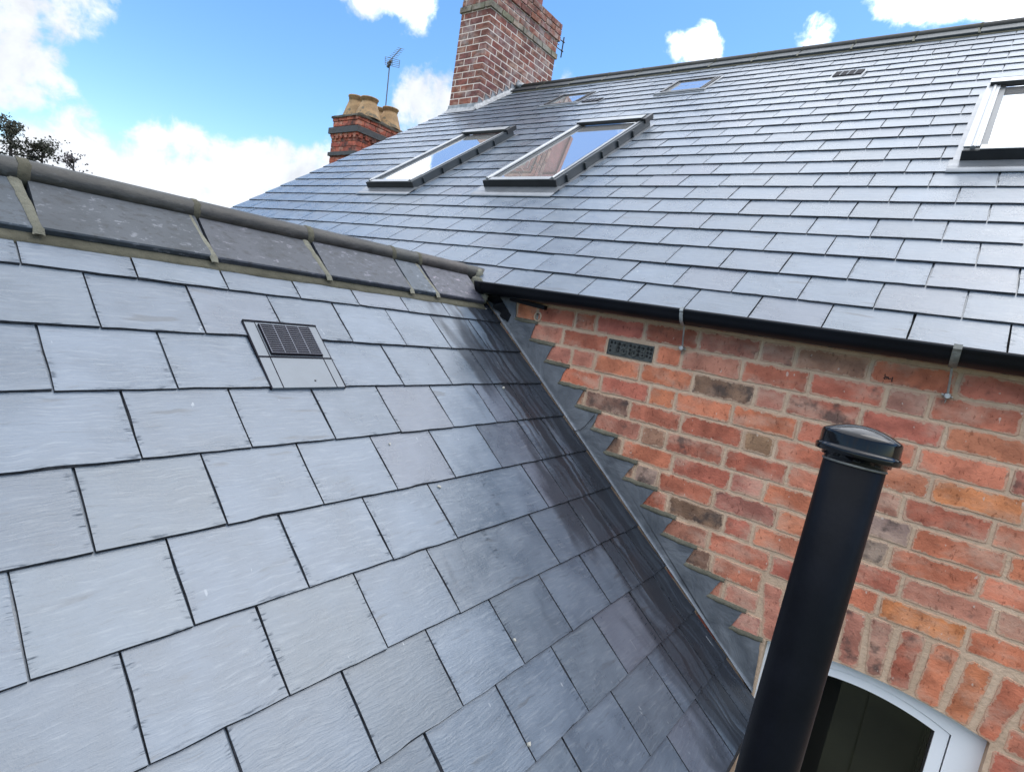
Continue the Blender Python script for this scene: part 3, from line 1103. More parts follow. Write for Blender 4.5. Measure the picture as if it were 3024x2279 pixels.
# ------------------------------------------------------------------ air brick
ab = MB()
AXC, AZC, AW, AH = -.706, .237, .222, .070
ab.box((AXC - AW / 2, -.001, AZC - AH / 2), (AXC + AW / 2, .04, AZC + AH / 2))
airb = ab.build('air_brick', M_IRON, wall)
lipm = MB()
for x0, x1, z0, z1 in ((-.111, .111, .031, .035), (-.111, .111, -.035, -.031), (-.111, -.107, -.031, .031), (.107, .111, -.031, .031)):
    lipm.box((AXC + x0, -.0035, AZC + z0), (AXC + x1, -.001, AZC + z1))
lipm.build('rim', M_IRON, airb)
hl = MB()
for (hx, hz, kk) in [(-.801, .257, 1), (-.783, .257, .8), (-.761, .255, 1.1), (-.803, .238, .7), (-.762, .238, 1.1), (-.802, .220, .9), (-.761, .223, .8), (-.735, .252, .7), (-.735, .226, .7), (-.706, .257, 1),
                     (-.705, .239, .9), (-.705, .222, .9), (-.685, .253, .7), (-.685, .227, .7), (-.664, .256, 1.1), (-.664, .239, 1), (-.664, .223, 1), (-.644, .254, .8), (-.645, .239, .8), (-.644, .224, .7), (-.622, .257, 1.1),
                     (-.621, .240, .9), (-.622, .225, .9), (-.606, .256, 1.1), (-.606, .239, 1), (-.606, .222, .8)]:
    r = 0.0066 * kk
    pts = []
    for q in range(10):
        th = 2 * pi * q / 10 + pi / 2
        rr = r * (1.35 if q == 0 else 1)
        pts.append((hx + cos(th) * rr, -0.0014, hz + sin(th) * rr))
    hl.face(pts)
hl.build('vent_hole', M_HOLE, airb, fix=False)
em = MB()


def ringpts(cx, cz, rx, rz, a0=0, a1=360, n=14):
    return [(cx + rx * cos(radians(a0 + (a1 - a0) * i / n)), -.003, cz + rz * sin(radians(a0 + (a1 - a0) * i / n))) for i in range(n + 1)]


for cx in (-.735, -.685):
    em.tube(ringpts(cx, .251, .0125, .0115), .0026, 6)
    em.tube(ringpts(cx, .226, .0135, .0130), .0026, 6)
em.tube(ringpts(-.645, .250, .0125, .0115), .0026, 6)
em.tube(ringpts(-.645, .227, .0130, .0130, -150, 90), .0026, 6)
em.tube([(-.772, -.003, .262), (-.772, -.003, .214)], .0026, 6)
em.build('embossed_numeral', M_IRON, airb)


# ------------------------------------------------------------------ lead flashing on the abutment
def zroof(x):
    return LZ - (x - LX) * tan(LP)


LEAD = [(-1.60, .40), (-1.375, .40), (-1.362, .287), (-1.229, .284), (-1.250, .197), (-1.107, .194), (-1.140, .108), (-1.005, .107), (-1.040, .022), (-.893, .022), (-.925, -.066), (-.795, -.066),
        (-.822, -.150), (-.690, -.152), (-.735, -.238), (-.575, -.240), (-.620, -.326), (-.462, -.325), (-.512, -.416), (-.360, -.418), (-.398, -.504), (-.250, -.507), (-.276, -.592), (-.118, -.592),
        (-.160, -.678), (-.016, -.678), (-.052, -.766), (.064, -.760), (.071, -.83), (.078, -.985)]
low = []
nlow = 26
for i in range(nlow + 1):
    x = .078 + (-1.60 - .078) * i / nlow
    low.append((x, zroof(x) + 0.006 + mnoise.noise(V((x * 4, 0, 5))) * .003))
ld = MB()
LEADJ = [LEAD[0]]
for (xa, za), (xb, zb) in zip(LEAD[:-1], LEAD[1:]):
    for q in (.25, .5, .75, 1.0):
        x, z = xa + (xb - xa) * q, za + (zb - za) * q
        e = .0 if q == 1.0 else .0035
        LEADJ.append((x + mnoise.noise(V((x * 40, z * 40, 2))) * e * 1.5, z + mnoise.noise(V((x * 40, z * 40, 8))) * e))
poly = LEADJ + low
ld.prism(poly, -0.0075, -0.0035)
flash = ld.build('lead_flashing', M_LEAD, house)
# the dressed fold along the slates
fo = MB()
rows = []
for i in range(61):
    x = -1.60 + 1.68 * i / 60
    j = mnoise.noise(V((x * 6, 2, 1))) * .004
    j2 = mnoise.noise(V((x * 14, 9, 1))) * .003
    z = zroof(x)
    rows.append([(x, -0.0080, z + 0.026 + j), (x, -0.0090 + j2 * .3, z + 0.019 + j), (x, -0.0105 + j2 * .4, z + 0.0155), (x + .002, -0.0145 + j2 * .6, z + 0.0140), (x + .002, -0.0150 + j2 * .6, z + 0.011)])
fo.grid(rows)
fo.build('lead_fold', M_LEAD, flash, fix=False)
# step laps and the pointing under each step
for k in range(13):
    hx0, hz = LEAD[2 + 2 * k][0], LEAD[2 + 2 * k][1]
    hx1, hz1 = LEAD[3 + 2 * k]
    bd = MB()
    n = 10
    rows = []
    for i in range(n + 1):
        f = i / n
        x = hx0 - 0.004 + (hx1 - hx0 + 0.012) * f
        z = hz + (hz1 - hz) * f
        e = mnoise.noise(V((x * 30, k, 0))) * .0022
        tp = .65 + .35 * sin(pi * min(1, max(0, f)))
        rows.append([(x, -.001, z + .0085 + e), (x, -.009 * tp, z + .006 + e), (x, -.0125 * tp, z - .004 * tp + e), (x + .002, -.010, z - .0105 * tp + e * 2), (x + .002, -.005, z - .0145 * tp + e * 2.5)])
    bd.grid(rows)
    bd.build('pointing', M_BEAD, flash, fix=False)
wr = MB()
wr.tube([(-.815, -.010, -.085), (-.83, -.014, -.115), (-.848, -.016, -.145), (-.872, -.016, -.172), (-.90, -.016, -.185), (-.935, -.014, -.178)], .0016, 6)
wr.build('lead_edge_wire', M_FRAME_D, flash)
cs = MB()
cs.prism([(-1.40, .392), (-1.18, .372), (-1.18, .352), (-1.40, .370)], -.03, -.004)
cs.build('felt_strip', M_BLACK, flash)
cs = MB()
n = 16
for i in range(n):
    a, b = i / n, (i + 1) / n
    pa = [(-1.575 + .16 * a + .012 * sin(a * 21), -.012 - .035 * (1 - a) * (0.6 + .4 * sin(a * 17)), .385 - .125 * a), (-1.50 + .11 * a, -.011 - .004 * sin(a * 30), .40 - .100 * a)]
    pb = [(-1.575 + .16 * b + .012 * sin(b * 21), -.012 - .035 * (1 - b) * (0.6 + .4 * sin(b * 17)), .385 - .125 * b), (-1.50 + .11 * b, -.011 - .004 * sin(b * 30), .40 - .100 * b)]
    cs.face([pa[0], pa[1], pb[1], pb[0]], smooth=True)
cs.build('crumpled_soaker', M_BLACK, flash, fix=False, merge=True)

# ------------------------------------------------------------------ gutter
gt = MB()
GC, GR, GZT = -.072, .056, .441
rows = []
GX0, GX1 = -1.560, 3.5
prof = []
for i in range(15):
    th = pi * i / 14
    prof.append((GC - cos(th) * GR, GZT - sin(th) * GR * 1.05))
inner = [(GC - cos(pi * i / 14) * (GR - .003), GZT - sin(pi * i / 14) * (GR * 1.05 - .003)) for i in range(14, -1, -1)]
lipf = [(GC - GR - .004, GZT - .008), (GC - GR - .004, GZT + .002), (GC - GR + .003, GZT + .002)]
ring = lipf[::-1] + prof[1:] + inner
for x in (GX0, -0.9, .1, 1.0, GX1):
    rows.append([(x, y, z) for y, z in ring])
gt.grid(rows, closed_u=True)
gut = gt.build('gutter', M_BLACK, house)
se = MB()
rows = []
for x, k in ((GX0 - .006, 1.06), (GX0 + .030, 1.06), (GX0 + .030, 1.0)):
    rows.append([(x, GC + (y - GC) * k, GZT + (z - GZT) * k) for y, z in prof])
se.grid(rows)
se.face([(GX0 - .006, GC + (y - GC) * 1.06, GZT + (z - GZT) * 1.06) for y, z in prof])
se.build('stop_end', M_BLACK, gut, fix=False)


def bracket(x, lean, mat, flat):
    b = MB()
    w = .011 if flat else .007
    pts = [(GC - GR * 1.07 - .003, GZT + .006), (GC - GR * 1.07 - .005, GZT - .008)]
    for i in range(2, 15):
        th = pi * i / 14 * .52
        pts.append((GC - cos(th) * (GR + .006), GZT - sin(th) * (GR * 1.05 + .006)))
    rows = [[(x - w, y, z), (x + w, y, z), (x + w, y + .003, z + .001), (x - w, y + .003, z + .001)] for y, z in pts]
    b.grid(rows, closed_u=True, smooth=False)
    o = b.build('gutter_bracket', mat, gut)
    r = MB()
    e = pts[-1]
    r.tube([(x, pts[14][0], pts[14][1] - .001), (x + lean * .5, -.045, .335), (x + lean, -.016, .288)], [.0034, .0034, .0038], 8)
    r.build('rod', M_GALV, o)
    s = MB()
    s.tube([(x + lean, -.030, .287), (x + lean, -.016, .286), (x + lean, .0, .285)], [.008, .0115, .006], 8)
    s.tube([(x + lean - .016, -.014, .289), (x + lean + .014, -.014, .284)], .0035, 6)
    s.tube([(x + lean, -.012, .283), (x + lean - .002, -.006, .262)], [.004, .0012], 6)
    s.build('spike', M_GALV, o)


bracket(-.458, -.010, M_GALV, False)
bracket(.4145, .008, M_RUSTY, True)

# ------------------------------------------------------------------ arched window
def arch_ring(x0, x1, zside, zc, zb, n=18):
    xc, half = (x0 + x1) / 2, (x1 - x0) / 2
    rise = zc - zside
    pts = [(x0, zb)]
    for i in range(n + 1):
        x = x0 + (x1 - x0) * i / n
        pts.append((x, zc - rise * ((x - xc) / half) ** 2))
    pts.append((x1, zb))
    return pts


C0 = arch_ring(.076, .764, -.752, -.704, -2.06)
C1 = arch_ring(.168, .6715, -.813, -.762, -1.97)
C1b = arch_ring(.1715, .668, -.8165, -.7655, -1.967)
C2 = arch_ring(.2095, .6300, -.829, -.797, -1.93)


def frame_between(A, B, y, depth, name, mat, parent, bev=.004):
    f = MB()
    rows = [[(x, y + depth, z) for x, z in A], [(x, y + bev, z) for x, z in A], [(x, y, z) for x, z in A],
            [(x, y, z) for x, z in B], [(x, y + bev, z) for x, z in B], [(x, y + depth, z) for x, z in B]]
    f.grid(rows, smooth=False)
    return f.build(name, mat, parent, fix=False)


def shrink(A, d):
    cx = sum(p[0] for p in A) / len(A)
    cz = -1.3
    return [(x + (d if x < cx else -d), z - d if z > cz else z + d) for x, z in A]


win = frame_between(C0, C1, .050, .06, 'window', M_UPVC, house)
tag(win, 'white frame of the arched window')
sa = frame_between(C1b, C2, .057, .05, 'sash', M_UPVC, win)
gb = MB()
gb.face([(x, .082, z) for x, z in C2])
gb.build('pane', M_WGLASS, win, fix=False)
gk = frame_between(C2, shrink(C2, .006), .072, .01, 'gasket', M_FRAME_D, win)
sl = MB()
sl.box((.07, -.035, -2.09), (.77, .06, -2.05))
sl.build('sill', M_UPVC, win)
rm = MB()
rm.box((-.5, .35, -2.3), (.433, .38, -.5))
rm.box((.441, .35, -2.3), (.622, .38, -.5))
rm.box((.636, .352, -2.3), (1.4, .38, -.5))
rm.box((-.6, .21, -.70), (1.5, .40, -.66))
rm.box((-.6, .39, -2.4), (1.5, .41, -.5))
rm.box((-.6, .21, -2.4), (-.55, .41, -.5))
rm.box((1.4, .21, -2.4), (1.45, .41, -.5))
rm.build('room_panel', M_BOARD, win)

# ------------------------------------------------------------------ skylights
def skylight(x0, x1, s0, s1, h, fw, apron, big=True, hood=.05, debris=False):
    f = MB()
    # four sides of the dark kerb
    f.box((x0, s0, -.01), (x1, s0 + .02, h))
    f.box((x0, s0 + .02, -.01), (x0 + .02, s1, h))
    f.box((x1 - .02, s0 + .02, -.01), (x1, s1, h))
    f.box((x0 + .02, s1 - .02, -.01), (x1 - .02, s1, h))
    root = f.build('skylight', M_FRAME if big else M_FRAME_D, house, RM)
    fr = MB()
    ft = MB()
    ft.box((x0 - .004, s0 - .008, h - .058 if big else h - .014), (x1 + .004, s0 - .001, h - .002))
    ft.build('front_trim', M_FRAME_D, root, RM)
    # bright capping
    t0 = h + .0005
    a = MB()
    a.box((x0 - .003, s0 + .03, t0), (x0 + fw * .62, s1 - .03, t0 + .007))
    a.box((x1 - fw * .60, s0 + .03, t0), (x1 - fw * .34, s1 - .03, t0 + .005))
    a.box((x0 + fw * .66, s0 - .004, t0), (x1 - fw * .66, s0 + fw * .62, t0 + .004))
    if big:
        a.tube([(x0 + fw * .36, s0 + .014, t0 + .004), (x0 + fw * .36, s1 - .05, t0 + .004)], .011, 8)
        a.tube([(x1 - fw * .47, s0 + .014, t0 + .004), (x1 - fw * .47, s0 + .16, t0 + .004)], .010, 8)
    a.build('capping', M_FRAME_L if big else M_FRAME_D, root, RM)
    b = MB()
    b.box((x0 + fw * .66, s0 + fw * .62 + .001, h - .014), (x1 - fw * .66, s0 + fw * .62 + .014, h - .001))
    b.box((x0 + fw * .64, s0 + .05, h - .014), (x0 + fw * .90, s1 - .06, h - .003))
    b.box((x1 - fw * .90, s0 + .05, h - .014), (x1 - fw * .64, s1 - .06, h - .003))
    b.build('sash_frame', M_FRAME, root, RM)
    p = MB()
    p.box((x0 + .02, s0 + .02, -.008), (x1 - .02, s1 - .02, h - .012))
    p.build('pane', M_GLASS, root, RM)
    if big:
        hd = MB()
        hd.box((x0 + .01, s1 - .105, h + .004), (x1 - .02, s1 - .015, h + .026))
        hd.box((x1 - .018, s1 - .10, h - .02), (x1 + .012, s1 + .045, h + .02))
        hd.build('hood', M_FRAME_D, root, RM)
        ht = MB()
        ht.box((x0 + .006, s1 - .102, h + .0265), (x1 - .022, s1 - .012, h + .0295))
        ht.build('hood_top', M_FRAME_L, root, RM)
        sd = MB()
        for q in range(5):
            ss = s0 + .12 + q * (s1 - s0 - .2) / 5
            sd.box((x1 + .001, ss, .008), (x1 + .016, ss + .018, h - .014))
        sd.build('side_clip', M_FRAME, root, RM)
    if apron:
        ap = MB()
        n = 12
        x = [x0 - .045 + (x1 - x0 + .085) * i / n for i in range(n + 1)]
        rws = [[(q, s0 + .004, .030) for q in x], [(q, s0 - .03, .024) for q in x], [(q, s0 - apron * .55, .019) for q in x],
               [(q, s0 - apron * .60, .0215) for q in x], [(q, s0 - apron * .66, .0185) for q in x],
               [(q, s0 - apron, .0165 + mnoise.noise(V((q * 7, s0, 0))) * .001) for q in x], [(q, s0 - apron, .012) for q in x]]
        ap.grid(rws, smooth=True)
        ap.build('apron', M_APRON, root, RM, fix=False)
        for xa, xb in ((x0 - .035, x0 - .003), (x1 + .003, x1 + .030)):
            gt2 = MB()
            gt2.box((xa, s0 - .02, .0), (xb, s1 + .03, .0165))
            gt2.build('side_flashing', M_APRON, root, RM)
    return root


sk = skylight(-4.035, -3.425, 1.315, 2.76, .078, .080, .13)
tag(sk, 'roof window left of the other large one, near the verge')
sk = skylight(-2.640, -1.972, 1.340, 2.79, .078, .080, .15)
tag(sk, 'large roof window in the middle of the slope')
sk = skylight(.241, .92, 1.715, 2.99, .078, .10, .13)
tag(sk, 'roof window cut by the right edge of the picture')
sk = skylight(-3.86, -3.42, 3.90, 4.37, .026, .045, .045, big=False)
sk = skylight(-2.43, -1.99, 3.93, 4.42, .026, .045, .045, big=False)


def slate_vent_small(x0, x1, s0, s1):
    f = MB()
    f.box((x0, s0, .004), (x1, s1, .0185))
    r = f.build('tile_vent', M_APRON, house, RM)
    b = MB()
    b.box((x0 + .018, s0 + (s1 - s0) * .42, .0187), (x1 - .018, s1 - .008, .0260))
    b.build('grille', M_VENT_D, r, RM)
    c = MB()
    for i in range(1, 4):
        xx = x0 + .018 + (x1 - x0 - .036) * i / 4
        c.box((xx - .003, s0 + (s1 - s0) * .42, .0262), (xx + .003, s1 - .01, .0275))
    c.build('bar', M_VENT, r, RM)
    return r


slate_vent_small(-.868, -.620, 3.775, 4.045)
slate_vent_small(-3.335, -3.085, 3.79, 4.00)

# ------------------------------------------------------------------ tile vent on the near roof
vt = MB()
vx0, vx1, vs0, vs1 = -1.425, -1.176, -.405, -.142
vt.box((vx0, vs0, .004), (vx1, vs0 + .118, .0172))
vt.box((vx0, vs0 + .122, .003), (vx1, vs1, .0176))
vent = vt.build('tile_vent', M_VENT, wing, RL)
tag(vent, 'grey plastic roof vent set among the near slates')
gr = MB()
for x in (vx0 + .034, vx1 - .030):
    gr.box((x - .0014, vs0, .0160), (x + .0014, vs1 - .002, .0180))
gr.box((vx0, vs0 + .1175, .006), (vx1, vs0 + .1225, .0188))
gr.box((vx0 - .0045, vs0 - .001, .002), (vx0 - .0005, vs1 + .002, .0165))
gr.box((vx1 + .0005, vs0 - .001, .002), (vx1 + .0045, vs1 + .002, .0165))
gr.box((vx0 - .003, vs1, .004), (vx1 + .003, vs1 + .006, .0205))
gr.build('shadow_gap', M_VENT_D, vent, RL)
g0, g1, gs0, gs1 = vx0 + .040, vx1 - .030, vs0 + .127, vs1 - .011
gb = MB()
gb.box((g0, gs0, .0178), (g1, gs1, .0245))
grille = gb.build('grille', M_VENT_D, vent, RL)
br = MB()
for i in range(14):
    s = gs0 + .006 + (gs1 - gs0 - .008) * i / 13
    br.box((g0 + .003, s - .0007, .0246), (g1 - .002, s + .0007, .0258))
for i in range(5):
    x = g0 + .003 + (g1 - g0 - .005) * i / 4
    br.box((x - .0008, gs0 + .004, .0247), (x + .0008, gs1, .0262))
br.build('grille_bar', M_VENT_B, grille, RL)
nl = MB()
nl.lathe([(.0001, .0192), (.003, .0188), (.0035, .0170)], 10)
nl.build('fixing_nail', M_FRAME_D, vent, RL @ Matrix.Translation((-1.275, vs0 + .026, 0)))

# ------------------------------------------------------------------ main chimney
CX0, CX1, CY0, CY1 = -5.680, -5.165, 3.390, 4.900
ch = MB()
ch.box((CX0 + .001, CY0 - .0005, 2.2), (CX1 + .0005, CY1 - .004, 4.36))
ch.box((CX0 - .016, CY0 - .016, 4.350), (CX1 + .016, CY1 + .016, 4.56))
chim = ch.build('chimney', M_MORTAR_C, house)
tag(chim, 'tall red brick chimney rising at the end of the main ridge')
CP = .0845
rc = random.Random(21)


def box_brick(name, a, b, rng, r=.0035):
    """brick of a stack with slightly worn arrises"""
    bm = bmesh.new()
    bmesh.ops.create_cube(bm, size=1)
    for v in bm.verts:
        v.co = V(((a[i] + b[i]) / 2 * 0 + v.co[i] * (b[i] - a[i]) for i in range(3)))
    for v in bm.verts:
        v.co += V((rng.uniform(-1, 1), rng.uniform(-1, 1), rng.uniform(-1, 1))) * .0012
    bmesh.ops.bevel(bm, geom=bm.edges[:], offset=r, segments=1, affect='EDGES')
    me = bpy.data.meshes.new(name)
    bm.to_mesh(me)
    bm.free()
    return me, V(((a[i] + b[i]) / 2 for i in range(3)))


CHC = [(.190, .075, .060), (.215, .085, .066), (.165, .070, .060), (.235, .092, .066), (.20, .095, .085)]


def stack_course(parent, mat, z0, z1, x0, x1, y0, y1, start, proud, cols, rng, bl=.234, hd=.117, j=.0062, yvis=None, burn=(0, .25), skip=0.0):
    """one course of a stack: front (y0) and right (x1) faces"""
    px = proud
    # front: from the right corner leftwards. start 0: the corner brick shows its stretcher in front
    segs = []
    x = x1 + px
    first = bl if start == 0 else hd
    lens = [first]
    while x - sum(lens) > x0 + .02:
        lens.append(bl if len(lens) % 3 else bl)
    xx = x
    for i, l in enumerate(lens):
        a = max(xx - l, x0 - px)
        if xx - a > .02:
            corner = i == 0
            depth = (hd if start == 0 else bl) if corner else .10
            if rng.random() >= skip:
                me, c = box_brick('brick', (a + (j if a > x0 - px + .001 else 0), y0 - px, z0 + j), (xx - (0 if corner else j), y0 - px + depth - j, z1 - j), rng)
                link('brick', me, mat, parent, Matrix.Translation(c), jitter_col(cols[rng.randrange(len(cols))], rng.uniform(*burn), rng, .12))
        xx = a
    yy = y0 - px + (hd if start == 0 else bl)
    end = y1 + px if yvis is None else yvis
    while yy < end - .02:
        b = min(yy + bl, y1 + px)
        if rng.random() >= skip:
            me, c = box_brick('brick', (x1 + px - .10, yy + j, z0 + j), (x1 + px, b - (j if b < y1 + px - .001 else 0), z1 - j), rng)
            link('brick', me, mat, parent, Matrix.Translation(c), jitter_col(cols[rng.randrange(len(cols))], rng.uniform(*burn), rng, .12))
        yy = b


zrow = 2.822
OLIVE = [(.17, .165, .125), (.20, .19, .145)]
k = 0
while zrow < 4.55:
    z1 = zrow + CP
    proud, cols = 0.004, CHC
    if 4.08 < zrow < 4.12:
        proud, cols = .026, OLIVE
    elif zrow > 4.33:
        proud = .030
    elif zrow > 4.12:
        proud = .008
    stack_course(chim, M_BRICK_C, zrow, z1, CX0, CX1, CY0, CY1, k % 2, proud, cols, rc)
    zrow = z1
    k += 1
# sloping mortar shoulder and pot
sh = MB()
e = .026
A = [(CX0 - e, CY0 - e, 4.545), (CX1 + e, CY0 - e, 4.545), (CX1 + e, CY1 + e, 4.545), (CX0 - e, CY1 + e, 4.545)]
B = [(CX0 + .06, CY0 + .08, 4.66), (CX1 - .06, CY0 + .08, 4.66), (CX1 - .06, CY1 - .10, 4.66), (CX0 + .06, CY1 - .10, 4.66)]
for i in range(4):
    q = (i + 1) % 4
    sh.face([A[i], A[q], B[q], B[i]])
sh.face(B)
sh.build('flaunching', M_BED, chim)
pt = MB()
pt.box((CX0 + .10, 3.86, 4.60), (CX1 - .10, 4.535, 5.02))
pt.box((CX0 + .075, 3.83, 5.021), (CX1 - .075, 4.565, 5.09))
pt.build('upper_stack', M_TERRA, chim)
# lead at the base
lf = MB()


def zmain(y):
    return MZ + (y - MY) * tan(MP)


lf.prism([(CX0 - .012, zmain(CY0) - .02), (CX1 + .012, zmain(CY0) - .02), (CX1 + .012, 2.905), (CX0 - .012, 2.905)], CY0 - .012, CY0 - .008)
leadc = lf.build('lead_apron', M_LEAD_L, chim)
fl = MB()
fl.grid([[(x, CY0 - .009, zmain(CY0) + .045) for x in (CX0 - .02, CX1 + .03)], [(x, CY0 - .03, zmain(CY0 - .03) + .028) for x in (CX0 - .02, CX1 + .04)], [(x, CY0 - .12, zmain(CY0 - .12) + .022) for x in (CX0 - .02, CX1 + .07)]])
fl.build('lead_skirt', M_LEAD_L, chim, fix=False)
st = MB()
run = CP / tan(MP)
y = CY0 - .012
k = 0
XX = CX1 + .0095
while y < RY - .02:
    y1 = min(y + run * 1.15, RY + .03)
    zt_ = 2.822 + CP * (k + 2) - .004 * (k % 2)
    zt_ = max(zt_, zmain(y) + .08)
    pl = [(XX, y, zmain(y) + .0), (XX, y1, zmain(y1)), (XX + .006 * (k % 2), y1 - .02, zt_ - .035), (XX + .010, y + .070, zt_ - .022), (XX + .004, y + .012, zt_ - .004)]
    st.face(pl)
    y += run
    k += 1
st.build('stepped_lead', M_LEAD_L, chim, fix=False)
s2 = MB()
n = 14
rows = []
for i in range(n + 1):
    y = CY0 - .06 + (RY - CY0 + .02) * i / n
    w = .006 * sin(i * 2.3)
    rows.append([(CX1 + .010, y, zmain(y) + .075 + w), (CX1 + .022, y, zmain(y) + .036 + w), (CX1 + .060 + w, y, zmain(y) + .024), (CX1 + .066 + w, y, zmain(y) + .015)])
s2.grid(rows)
s2.build('lead_soaker', M_LEAD_L, chim, fix=False)
lump('lead_saddle', (CX1 + .05, RY - .02, RZ + .03), .07, .10, .045, M_LEAD_L, chim, 4, .3)

# aerial stub on the back of the main chimney
aer = empty('aerial_bracket', (CX1, 5.06, 4.2), 'short aerial mast stub bracketed behind the tall chimney', 'aerial bracket')
a = MB()
a.tube([(CX1 - .01, 5.062, 4.19), (CX1 - .01, 5.062, 4.48)], .010, 8)
a.build('mast', M_FRAME_D, aer)
a = MB()
a.tube([(CX1 - .01, CY1 - .01, 4.272), (CX1 - .01, 5.07, 4.285)], .007, 6)
a.tube([(CX1 - .01, CY1 - .01, 4.405), (CX1 - .01, 5.07, 4.415)], .007, 6)
a.tube([(CX1 - .01, CY1 - .01, 4.325), (CX1 - .01, 4.965, 4.330)], .006, 6)
for z in (4.285, 4.415):
    a.tube([(CX1 - .01, 5.045, z), (CX1 - .01, 5.085, z)], .013, 6)
a.build('arm', M_FRAME_D, aer)

# ------------------------------------------------------------------ neighbouring chimney
nch = empty('neighbour_chimney', (-8.5, 4.2, GZ), 'weathered red brick chimney with four buff pots beyond the roof verge', 'chimney')
FX0, FX1, FY0, FY1 = -8.86, -8.13, 3.70, 4.78
cb = MB()
cb.box((FX0 + .012, FY0 + .012, GZ), (FX1 - .012, FY1 - .012, 3.10))
body = cb.build('stack', M_MORTAR_F, nch)
FCH = [(.37, .105, .066), (.31, .088, .060), (.40, .118, .072)]
rf = random.Random(3)
z = 2.06
k = 0
while z < 3.05:
    proud = 0.0
    skip = 0.0
    if z > 2.92:
        proud, skip = .010, .12
    elif 2.70 < z < 2.79:
        proud = .022
    stack_course(nch, M_BRICK_F, z, z + .086, FX0, FX1, FY0, FY1, k % 2, proud, FCH, rf, j=.0035, burn=(0, .35), skip=skip)
    z += .086
    k += 1
for (z0, z1, pr) in ((2.425, 2.487, .030), (2.795, 2.895, .050)):
    b = MB()
    b.box((FX0 - pr, FY0 - pr, z0), (FX1 + pr, FY1 + pr, z1))
    b.build('band', simple('blue_brick_band', (.040, .038, .037), .6, 0, .25, 14, .3, 40), nch)
de = MB()
for i in range(6):
    x = FX0 + .02 + i * .125
    de = MB()
    de.box((x, FY0 - .026, 2.715), (x + .075, FY0, 2.792))
    de.build('dentil', M_BRICK_F, nch, color=(.30, .085, .055, .1))
for i in range(8):
    y = FY0 + .02 + i * .135
    de = MB()
    de.box((FX1, y, 2.715), (FX1 + .026, y + .075, 2.792))
    de.build('dentil', M_BRICK_F, nch, color=(.30, .085, .055, .1))
fm = MB()
n = 10
A, B, C = [], [], []
for i in range(40):
    f = i / 40 * 4
    s = int(f)
    t_ = f - s
    P = [(FX0 - .03, FY0 - .03), (FX1 + .03, FY0 - .03), (FX1 + .03, FY1 + .03), (FX0 - .03, FY1 + .03)]
    p, q = P[s], P[(s + 1) % 4]
    x, y = p[0] + (q[0] - p[0]) * t_, p[1] + (q[1] - p[1]) * t_
    e = mnoise.noise(V((x * 6, y * 6, 1))) * .02
    e2 = mnoise.noise(V((x * 9, y * 9, 5))) * .02
    cx, cy = (FX0 + FX1) / 2, (FY0 + FY1) / 2
    A.append((x + e, y + e2, 3.06 + e))
    B.append((x + e2, y + e, 3.095 + e2 * .6))
    C.append((cx + (x - cx) * .70, cy + (y - cy) * .75, 3.155))
fm.grid([A, B, C], closed_u=True)
fm.face(C)
fm.build('mortar_cap', mortar_material('sooty_mortar', (.045, .040, .032), (.10, .088, .07), .8), nch)
for (x, y, zt_, r) in ((-8.30, 3.99, 3.455, .135), (-8.68, 3.99, 3.515, .128), (-8.31, 4.46, 3.46, .128), (-8.68, 4.50, 3.50, .125)):
    pt = MB()
    zb = 3.11
    H = zt_ - zb
    k = r / .135
    pt.lathe([(.232 * k, 0), (.228 * k, .02), (.206 * k, H * .22), (.168 * k, H * .52), (.136 * k, H * .74), (.128 * k, H * .82), (.136 * k, H * .83), (.140 * k, H * .93), (.152 * k, H * .95), (.153 * k, H), (.122 * k, H), (.112 * k, H * .6)], 26)
    pt.build('chimney_pot', M_POT, nch, Matrix.Translation((x, y, zb)))

# aerial standing on it
aer2 = empty('tv_aerial', (-8.75, 4.72, 3.1), 'television aerial on a thin mast behind the buff chimney pots', 'aerial')
AB = V((-9.026, 4.9, 3.35))
AT = V((-9.074, 4.9, 4.47))
a = MB()
a.tube([AB + V((.02, 0, -.4)), AT + V((-.005, 0, .07))], .011, 8)
a.build('mast', M_AERIAL, aer2)
boom0, boom1 = V((-9.06, 4.9, 4.47)), V((-8.935, 4.9, 4.785))
boom1 = V((-8.93, 5.0, 4.80))
boom0 = V((-9.04, 4.86, 4.53))
a = MB()
a.tube([boom0, boom1], .008, 6)
a.tube([AT + V((-.03, -.02, .02)), AT + V((.06, -.02, .07))], .030, 8)
a.tube([AT + V((-.02, -.03, -.04)), AT + V((.05, -.03, .02))], .026, 8)
a.build('boom', M_AERIAL, aer2)
a = MB()
dirr = V((.235, 0, -.07)).normalized()
for i in range(7):
    c = boom0.lerp(boom1, .22 + .78 * i / 6)
    hw = .125 - .004 * i
    a.tube([c - dirr * hw, c + dirr * hw], .0042, 5)
a.build('director', M_AERIAL, aer2)
a = MB()
P00, P10, P01, P11 = V((-9.212, 4.9, 4.503)), V((-8.787, 4.9, 4.395)), V((-9.241, 4.9, 4.648)), V((-8.79, 4.9, 4.525))
for i in range(5):
    f = i / 4
    a.tube([P00.lerp(P01, f), P10.lerp(P11, f)], .0042, 5)
for f in (0, .5, 1):
    a.tube([P00.lerp(P10, f), P01.lerp(P11, f)], .0052, 5)
a.build('reflector', M_AERIAL, aer2)

# ------------------------------------------------------------------ wing walls (below the near roof)
ww = MB()
EX = LX + 2.0 * cos(LP) - .12
ww.box((2 * AX - EX, -5.5, GZ), (EX, -.004, zroof(EX) - .12))
ww.box((AX - .5, -5.5, GZ), (AX + .5, -.3, zroof(AX + .5) - .1))
ww.build('wing_walls', M_PLAIN_BRICK, wing)

